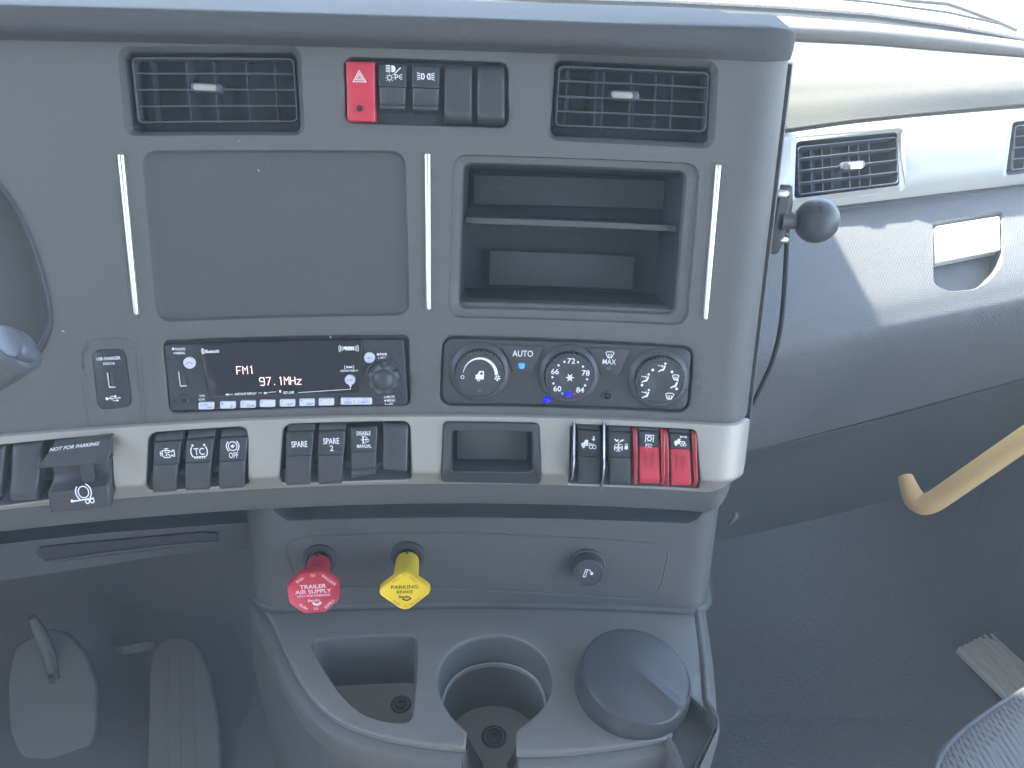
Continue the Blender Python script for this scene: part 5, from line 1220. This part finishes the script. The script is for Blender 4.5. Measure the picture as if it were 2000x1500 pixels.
# bulging lower part
g0 = prail([(1440, 430), (1560, 415), (1680, 404), (2000, 366), (2300, 323)], .893, KY)
g1 = prail([(1440, 470), (1690, 445), (2000, 410), (2300, 370)], .862, KY)
g2 = prail([(1440, 560), (1690, 530), (2000, 480), (2300, 425)], .812, KY)
g3 = prail([(1440, 660), (1690, 620), (2000, 560), (2300, 495)], .768, KY)
g4 = prail([(1440, 740), (1690, 690), (2000, 620), (2300, 545)], .757, KY)
g5 = prail([(1440, 888), (1475, 879), (1600, 848), (1750, 811), (2000, 742), (2300, 655)], .80, KY)
bulge_rows = crom([g0, g1, g2, g3, g4, g5], 7)
BG = Surf(rsurf(bulge_rows[::-1]), (.4, .7))
hd_px = pxround([(1821, 433), (1955, 412), (1958, 415), (1958, 520), (1930, 552), (1905, 566), (1850, 571), (1823, 555)], [6, 2, 3, 14, 10, 12, 16, 12], 4)
hh_ = ccw([BG.uv(x, y) for x, y in hd_px])
mb = MB(); plate(mb, BG, [(0, 0), (1, 0), (1, 1), (0, 1)], [hh_], 0, (.022, .022))
mb.loft([bulge_rows[0], [p + Vector((0, .01, -.002)) for p in bulge_rows[0]]], False)
mb.loft([bulge_rows[-1], [p + Vector((0, .002, -.0035)) for p in bulge_rows[-1]], [p + Vector((0, .02, -.004)) for p in bulge_rows[-1]]], False)
mb.build('lower_bulge', 'bulge', pd, sharp=50)
Fh = BG.frame(1890, 490); hp = [BG.pt(u, v) for u, v in hh_]; ctr = sum(hp, Vector()) / len(hp)
mb = MB(); mb.loft([hp, [p + (ctr - p) * .03 - Fh.n * .0015 for p in hp], [p + (ctr - p) * .07 - Fh.n * .016 for p in hp]]); pp = [p + (ctr - p) * .07 - Fh.n * .016 for p in hp]; mb.add(pp, [list(range(len(pp)))])
hpk = mb.build('handle_pocket', 'bulge', pd, sharp=50)
HB = Surf(lambda u, v: Fh.p(u, v), (0, 0))
cq = rpoly([HB.uv(x, y, .001) for x, y in [(1828, 441), (1953, 421), (1955, 488), (1833, 512)]], .003, 4)
Fh2 = Frame(Fh.o, Fh.x, Fh.y, Fh.n)
ht = thing('glovebox_latch', 'bright chrome latch plate set in the pocket of the passenger side lower dashboard', 'latch', Fh.o)
def tiltp(u, v): return Fh.p(u, v) + Fh.n * (.30 * (-v - .012))
HT = Surf(tiltp, (0, 0)); cq = rpoly([HT.uv(x, y, .001) for x, y in [(1828, 441), (1953, 421), (1955, 488), (1833, 512)]], .003, 4)
mb = MB(); cq = rpoly([HB.uv(x, y, .001) for x, y in [(1828, 441), (1953, 421), (1955, 488), (1833, 512)]], .003, 4); pad(mb, HB, cq, -.010, .001, .0016, n=3); mb.build('latch_plate', 'satin', ht)
# lower panel under the seam and kick board
k0 = [p + Vector((0, .004, -.004)) for p in g5]
k1 = prail([(1440, 930), (1600, 900), (2000, 800), (2300, 720)], .86, KY)
k2 = prail([(1380, 1062), (1440, 1050), (1640, 1003), (2000, 900), (2300, 800)], .92, KY)
mb = MB(); mb.loft(crom([k0, k1, k2], 6), False); mb.loft([k2, [p + Vector((0, .03, -.006)) for p in k2], [p + Vector((0, .3, -.1)) for p in k2]], False); mb.build('under_panel', 'dash_dark', pd, sharp=50)
fwp = thing('passenger_footwell', 'dark lining of the passenger footwell under the right dashboard', 'footwell lining', Vector((.6, 1.4, 0)))
mb = MB(); mb.loft([[Vector((x, y, z)) for x in (.12, .4, .7, 1.0, 1.2)] for y, z in ((.95, .003), (1.02, .010), (1.10, .03), (1.18, .07), (1.25, .14), (1.30, .24), (1.34, .4), (1.38, .9))], False); mb.build('lining', 'floor', fwp, sharp=80)
# gasket with teeth, windshield, cowl, wiper, bonnet
wt = thing('windshield', 'windshield glass rising from the toothed black gasket behind the dash top', 'windshield', Vector((.3, 1.4, 1.15)))
P_g = [(900, -14), (1100, -4), (1300, 2), (1530, 14), (1700, 27), (1850, 48), (2000, 76), (2300, 140)]
XG = [900 + 20 * i for i in range(71)]
def grail(dy, Y0, k=-.06): return [on_y(x, interp(P_g, x) + dy, Y0, k, .4) for x in XG]
gr = grail(0, 1.36)
mb = MB(); mb.loft([[p + Vector((0, -.02, -.012)) for p in gr], [p + Vector((0, -.004, -.002)) for p in gr], gr, [p + Vector((0, .012, .001)) for p in gr]], False); mb.build('gasket', 'rubber', wt)
tm = None
for i in range(0, len(gr) - 1):
    for j in range(3):
        p = gr[i].lerp(gr[i + 1], j / 3); d = (gr[i + 1] - gr[i]).normalized(); mb = MB() if tm is None else tm; tm = mb
        mb.box(p + Vector((0, -.006, .0005)), d, d.cross(Z_).normalized(), Z_, .0022, .004, .0022)
tm.build('gasket_teeth', 'cup', wt, kind='stuff')
gl0 = [p + Vector((0, .01, -.01)) for p in gr]; gl1 = [Vector((p.x * .95, 1.05, 1.80)) for p in gr]
gl0 = [Vector((-1.2, 1.38, 1.14))] + gl0; gl1 = [Vector((-1.15, 1.05, 1.80))] + gl1
mb = MB(); mb.loft([gl0, [a.lerp(b, .5) + Vector((0, .03, .02)) for a, b in zip(gl0, gl1)], gl1], False); mb.build('glass', 'glass', wt)
mb = MB(); mb.tube([p + Vector((0, .012, -.001)) for p in gr], .004, 8); mb.build('glass_edge', mat('green_glass_edge', (.18, .26, .17), .2), wt)
wip = thing('wiper', 'dark wiper arm lying on the glass at the top right', 'wiper', on_y(1800, 14, 1.46))
mb = MB(); mb.tube([on_y(x, y, 1.47, -.06) for x, y in ((1700, -12), (1780, 2), (1850, 8), (1880, 18), (1950, 44), (1985, 60))], .0032, 8); mb.build('arm', 'rubber', wip)
mb = MB(); mb.tube([on_y(x, y, 1.45, -.06) for x, y in ((1500, -14), (1700, 4), (1850, 24), (1960, 48))], .0022, 8); mb.build('blade', 'rubber', wip)
bt = thing('bonnet', 'bright white truck bonnet seen through the windshield', 'bonnet', Vector((.3, 1.6, 1.0)))
mb = MB(); bx_ = [-1.3 + .13 * i for i in range(27)]
mb.loft([[Vector((x, 1.42 - .10 * max(0, x) ** 2, 1.1)) for x in bx_], [Vector((x, 1.5, 1.135 - .03 * x * x)) for x in bx_], [Vector((x, 2.0, 1.12 - .04 * x * x)) for x in bx_], [Vector((x, 3.0, 1.05 - .06 * x * x)) for x in bx_], [Vector((x, 3.6, .8)) for x in bx_], [Vector((x, 3.7, -.6)) for x in bx_]], False); mb.build('bonnet_panel', 'body', bt, sharp=60)

# ---- ball mount on the side of the centre stack
bc = on_y(1595, 431, .59); rb = 43 / F * (bc - CAMP).dot(AF)
bm_ = thing('ball_mount', 'black rubber ball on a short post bolted to the side of the centre dashboard', 'ball mount', on_y(1530, 430, .59))
mb = MB(); n = 24
rings = [[bc + rb * Vector((math.cos(math.pi * i / 18), math.sin(math.pi * i / 18) * math.cos(2 * math.pi * k_ / 36), math.sin(math.pi * i / 18) * math.sin(2 * math.pi * k_ / 36))) for k_ in range(36)] for i in range(1, 18)]
mb.loft(rings, True, True, True); ball = mb.build('ball', 'mount', bm_)
pl0 = on_y(1533, 430, .59)
mb = MB(); ax_ = Vector((1, 0, 0)); fx = Frame(pl0, Y_, Z_, ax_); mb.lathe(Frame(pl0 - ax_ * .004, Y_, Z_, ax_), [(.0085, 0), (.0075, .008), (.0068, .0085), (.0068, (bc - pl0).x - rb * .8)], 24); mb.build('post', 'rock', bm_)
mb = MB(); px_ = on_y(1526, 430, .59)
dc = []
for i in range(36):
    a = 2 * math.pi * i / 36; dc.append((.005 * math.cos(a), .028 * math.sin(a)))
rings = [[px_ + Vector((h, a * k_, b * k_)) for a, b in dc] for h, k_ in ((-.006, 1.0), (.001, 1.0), (.003, .95), (.0055, .6), (.006, .3))]
mb.loft(rings, True, True, True); bp_ = mb.build('base_plate', 'rock', bm_)
for y in (378, 466):
    q_ = on_y(1537, y, .59); mb = MB(); mb.lathe(Frame(q_ - ax_ * .008, Y_, Z_, ax_), [(.0042, 0), (.0042, .007), (.003, .009), (.0018, .0094)], 14); mb.build('bolt', 'steel', bm_)
bx1 = (CAMP - bc).normalized(); px1 = Vector((0, 0, 1)); 
vw = (on_y(1603, 405, .59) - CAMP).normalized()
def onball(x, y):
    d = ray(x, y).normalized(); oc = CAMP - bc; B_ = d.dot(oc); D_ = B_ * B_ - oc.dot(oc) + rb * rb; return CAMP + d * (-B_ - math.sqrt(max(0, D_)))
for ch, x, y in (('R', 1600, 397), ('A', 1602, 405), ('M', 1603, 412)):
    p = onball(x, y); n_ = (p - bc).normalized(); dn_ = (onball(x + .3, y + 1.5) - p).normalized(); y_ = n_.cross(dn_); fr_ = Frame(p, dn_, n_.cross(dn_), n_, .0005, .0005)
    lettering(fr_, ch, 0, 0, 6, 6, 'blackprint', ball, lift=.0004)
cab = thing('side_cable', 'thin black cable hanging down the side of the centre dashboard below the ball', 'cable', on_y(1490, 750, .6))
mb = MB(); mb.tube([on_y(x, y, .63) for x, y in smooth([(1538, 440), (1536, 500), (1531, 580), (1524, 650), (1508, 710), (1488, 752), (1470, 790)], 2)], .0022, 10); mb.build('cord', 'rubber', cab)

# ---- right door side, grab handle, tread plate, seat
dr = thing('door_panel', 'dark grey door trim along the right edge of the passenger footwell', 'door trim', Vector((1.15, 1.0, 0)))
mb = MB(); mb.loft([[Vector((x, y, z)) for y in (.2, .6, .9, 1.1, 1.3, 1.5)] for x, z in ((1.12, 0), (1.12, .25), (1.09, .5), (1.05, .75), (1.04, .95), (1.02, 1.02), (1.1, 1.04))], False); mb.build('panel', 'dash_dark', dr)
mb = MB(); mb.tube([on_x(x, y, 1.0) for x, y in smooth([(2010, 800), (1975, 830), (1945, 890), (1915, 970), (1906, 1028)], 2)], .0011, 8); mb.build('seal_edge', 'slat', dr)
gh = thing('grab_handle', 'tan yellow curved grab handle reaching in from the right edge', 'grab handle', on_y(2100, 830, .75))
pth = [on_y(x, y, Y * .86) for x, y, Y in smooth([(1768, 930, .80), (1776, 955, .785), (1787, 978, .775), (1803, 987, .765), (1822, 981, .76), (1850, 962, .757), (1900, 927, .75), (2000, 858, .74), (2140, 762, .73)], 2)]
pth += [pth[-1].lerp(Vector((1.075, .66, pth[-1].z + .05)), i_ / 6) for i_ in range(1, 7)]
mb = MB(); n = len(pth); mb.tube(pth, [.0073 + .0039 * min(1, i / 9) for i in range(n)], 18); mb.build('grip', 'tan', gh)
tp = thing('tread_plate', 'ribbed aluminium tread plate on the floor at the door sill', 'tread plate', on_z(1935, 1310, .0))
q = [on_z(x, y, .04) for x, y in ((1869, 1268), (1926, 1239), (2150, 1422), (2080, 1475))]
def q2(s, t_): return q[0].lerp(q[1], s).lerp(q[3].lerp(q[2], s), t_)
mb = MB(); mb.loft([[q2(s, t_) - Z_ * .010 for s, t_ in ((0, 0), (1, 0), (1, 1), (0, 1))], [q2(s, t_) for s, t_ in ((0, 0), (1, 0), (1, 1), (0, 1))]], True, True, True); mb.build('plate', 'tread', tp)
e1 = (q[3] - q[0]).normalized(); e2 = Z_.cross(e1)
for i in range(7):
    s = .06 + .88 * i / 6; a, b = q2(s, .0), q2(s, 1.); mb = MB(); mb.box((a + b) / 2 + Z_ * .0025, e1, e2, Z_, (b - a).length / 2, .0032, .0028); mb.build('rib', 'tread', tp)
se = thing('truck_seat', 'blue-grey mesh fabric seat cushion corner at the lower right', 'seat', Vector((.6, .45, .3)))
top_px = [(1790, 1560), (1806, 1505), (1828, 1468), (1858, 1440), (1900, 1409), (1950, 1375), (2000, 1347), (2120, 1290)]
tp_ = smooth([(x, y, 0) for x, y in top_px], 2)
def seatrow(dx, dy, z): return [on_z(x + dx, y + dy, z) for x, y, _ in tp_]
Cs = on_z(2150, 1650, .52)
rowsS = [seatrow(0, 0, .47), seatrow(0, 0, .47)]
base_ = [on_z(x, y, .47) for x, y, _ in tp_]
def tow(k_, z): return [Vector((p.x + (Cs.x - p.x) * k_, p.y + (Cs.y - p.y) * k_, z)) for p in base_]
mb = MB(); mb.loft([tow(.06, .30), tow(0, .40), tow(-.02, .44), tow(0, .472), tow(.05, .492)], False); mb.build('bolster', 'seatvinyl', se, sharp=70)
mb = MB(); mb.loft([tow(.05, .492), tow(.10, .503), tow(.25, .512), tow(.6, .516), tow(1., .517)], False); mb.build('cushion', 'seat', se, sharp=70)
mb = MB(); mb.tube(tow(.052, .4935), .0028, 8, False); mb.build('piping', 'seatvinyl', se)
clip_ = thing('panel_clip', 'small pale clip under the right end of the dashboard trim', 'clip', on_y(1433, 1010, .56))
mb = MB(); mb.tube([on_y(x, y, .56) for x, y in ((1424, 1022), (1430, 1015), (1436, 1008), (1439, 1003))], [.002, .003, .003, .0018], 10); mb.build('clip', 'slat', clip_)

# ---- the rest of the cab shell: roof, rear wall with open side windows
mb = MB(); mb.loft([[Vector((x, 1.05, 1.80)) for x in (-1.2, 0, 1.2)], [Vector((x, .95, 1.86)) for x in (-1.2, 0, 1.2)], [Vector((x, -1.3, 1.9)) for x in (-1.2, 0, 1.2)]], False)
struct(mb, 'ceiling', 'headliner')

# ---- dust and lint lying on the dash and tray, and a smear over the radio
mb = MB(); rnd = random.Random(3)
spots = [(505, 333, 3), (123, 647, 3.5), (1364, 747, 2), (980, 366, 1.6), (467, 275, 2), (1205, 590, 1.6), (645, 658, 4), (690, 659, 1.5)]
for i in range(46): spots.append((rnd.uniform(120, 1420), rnd.uniform(280, 800), rnd.uniform(.5, 1.1)))
for x_, y_, s_ in spots:
    F_ = S.frame(x_, y_, .0003); a_ = rnd.uniform(0, 6.28); c_, d_ = math.cos(a_), math.sin(a_); k_ = s_ * .00035
    pts = [F_.p(k_ * (c_ * p - d_ * q), k_ * (d_ * p + c_ * q), .0001) for p, q in ((-1, -.2), (-.2, -.35), (1, 0), (.1, .3))]
    mb.add(pts + [F_.p(0, 0, .0003)], [(0, 1, 4), (1, 2, 4), (2, 3, 4), (3, 0, 4)])
for i in range(26):
    x_, y_ = rnd.uniform(560, 1340), rnd.uniform(1215, 1440); u_, v_ = Tr.uv(x_, y_)
    if not inside(o_uv, u_, v_) or inside(bin_c, u_, v_): continue
    o_ = Tr.pt(u_, v_, .0004); a_ = rnd.uniform(0, 6.28); k_ = rnd.uniform(.0002, .0005)
    mb.add([o_ + Vector((math.cos(a_ + j * 1.57), math.sin(a_ + j * 1.57) * .5, 0)) * k_ for j in range(4)], [(0, 1, 2, 3)])
mb.build('dust_specks', 'button', dash, kind='stuff')

# ---- added haze volume, standing in for the veiling glare of the lens
hz = bpy.data.materials.new('haze'); hz.use_nodes = True; t_ = hz.node_tree; t_.nodes.clear()
vn = t_.nodes.new('ShaderNodeVolumePrincipled'); vn.inputs['Color'].default_value = (1, .97, .92, 1); vn.inputs['Density'].default_value = .085
on_ = t_.nodes.new('ShaderNodeOutputMaterial'); t_.links.new(vn.outputs[0], on_.inputs['Volume'])
M['haze'] = hz
mb = MB(); mb.box(Vector((0, 0, -.3)), X_, Y_, Z_, 31, 31, 2.4); mb.build('haze', 'haze', None, kind='stuff', label='thin pale haze filling the air of the cab')

for o in bpy.data.objects:
    if '_b' in o: del o['_b']
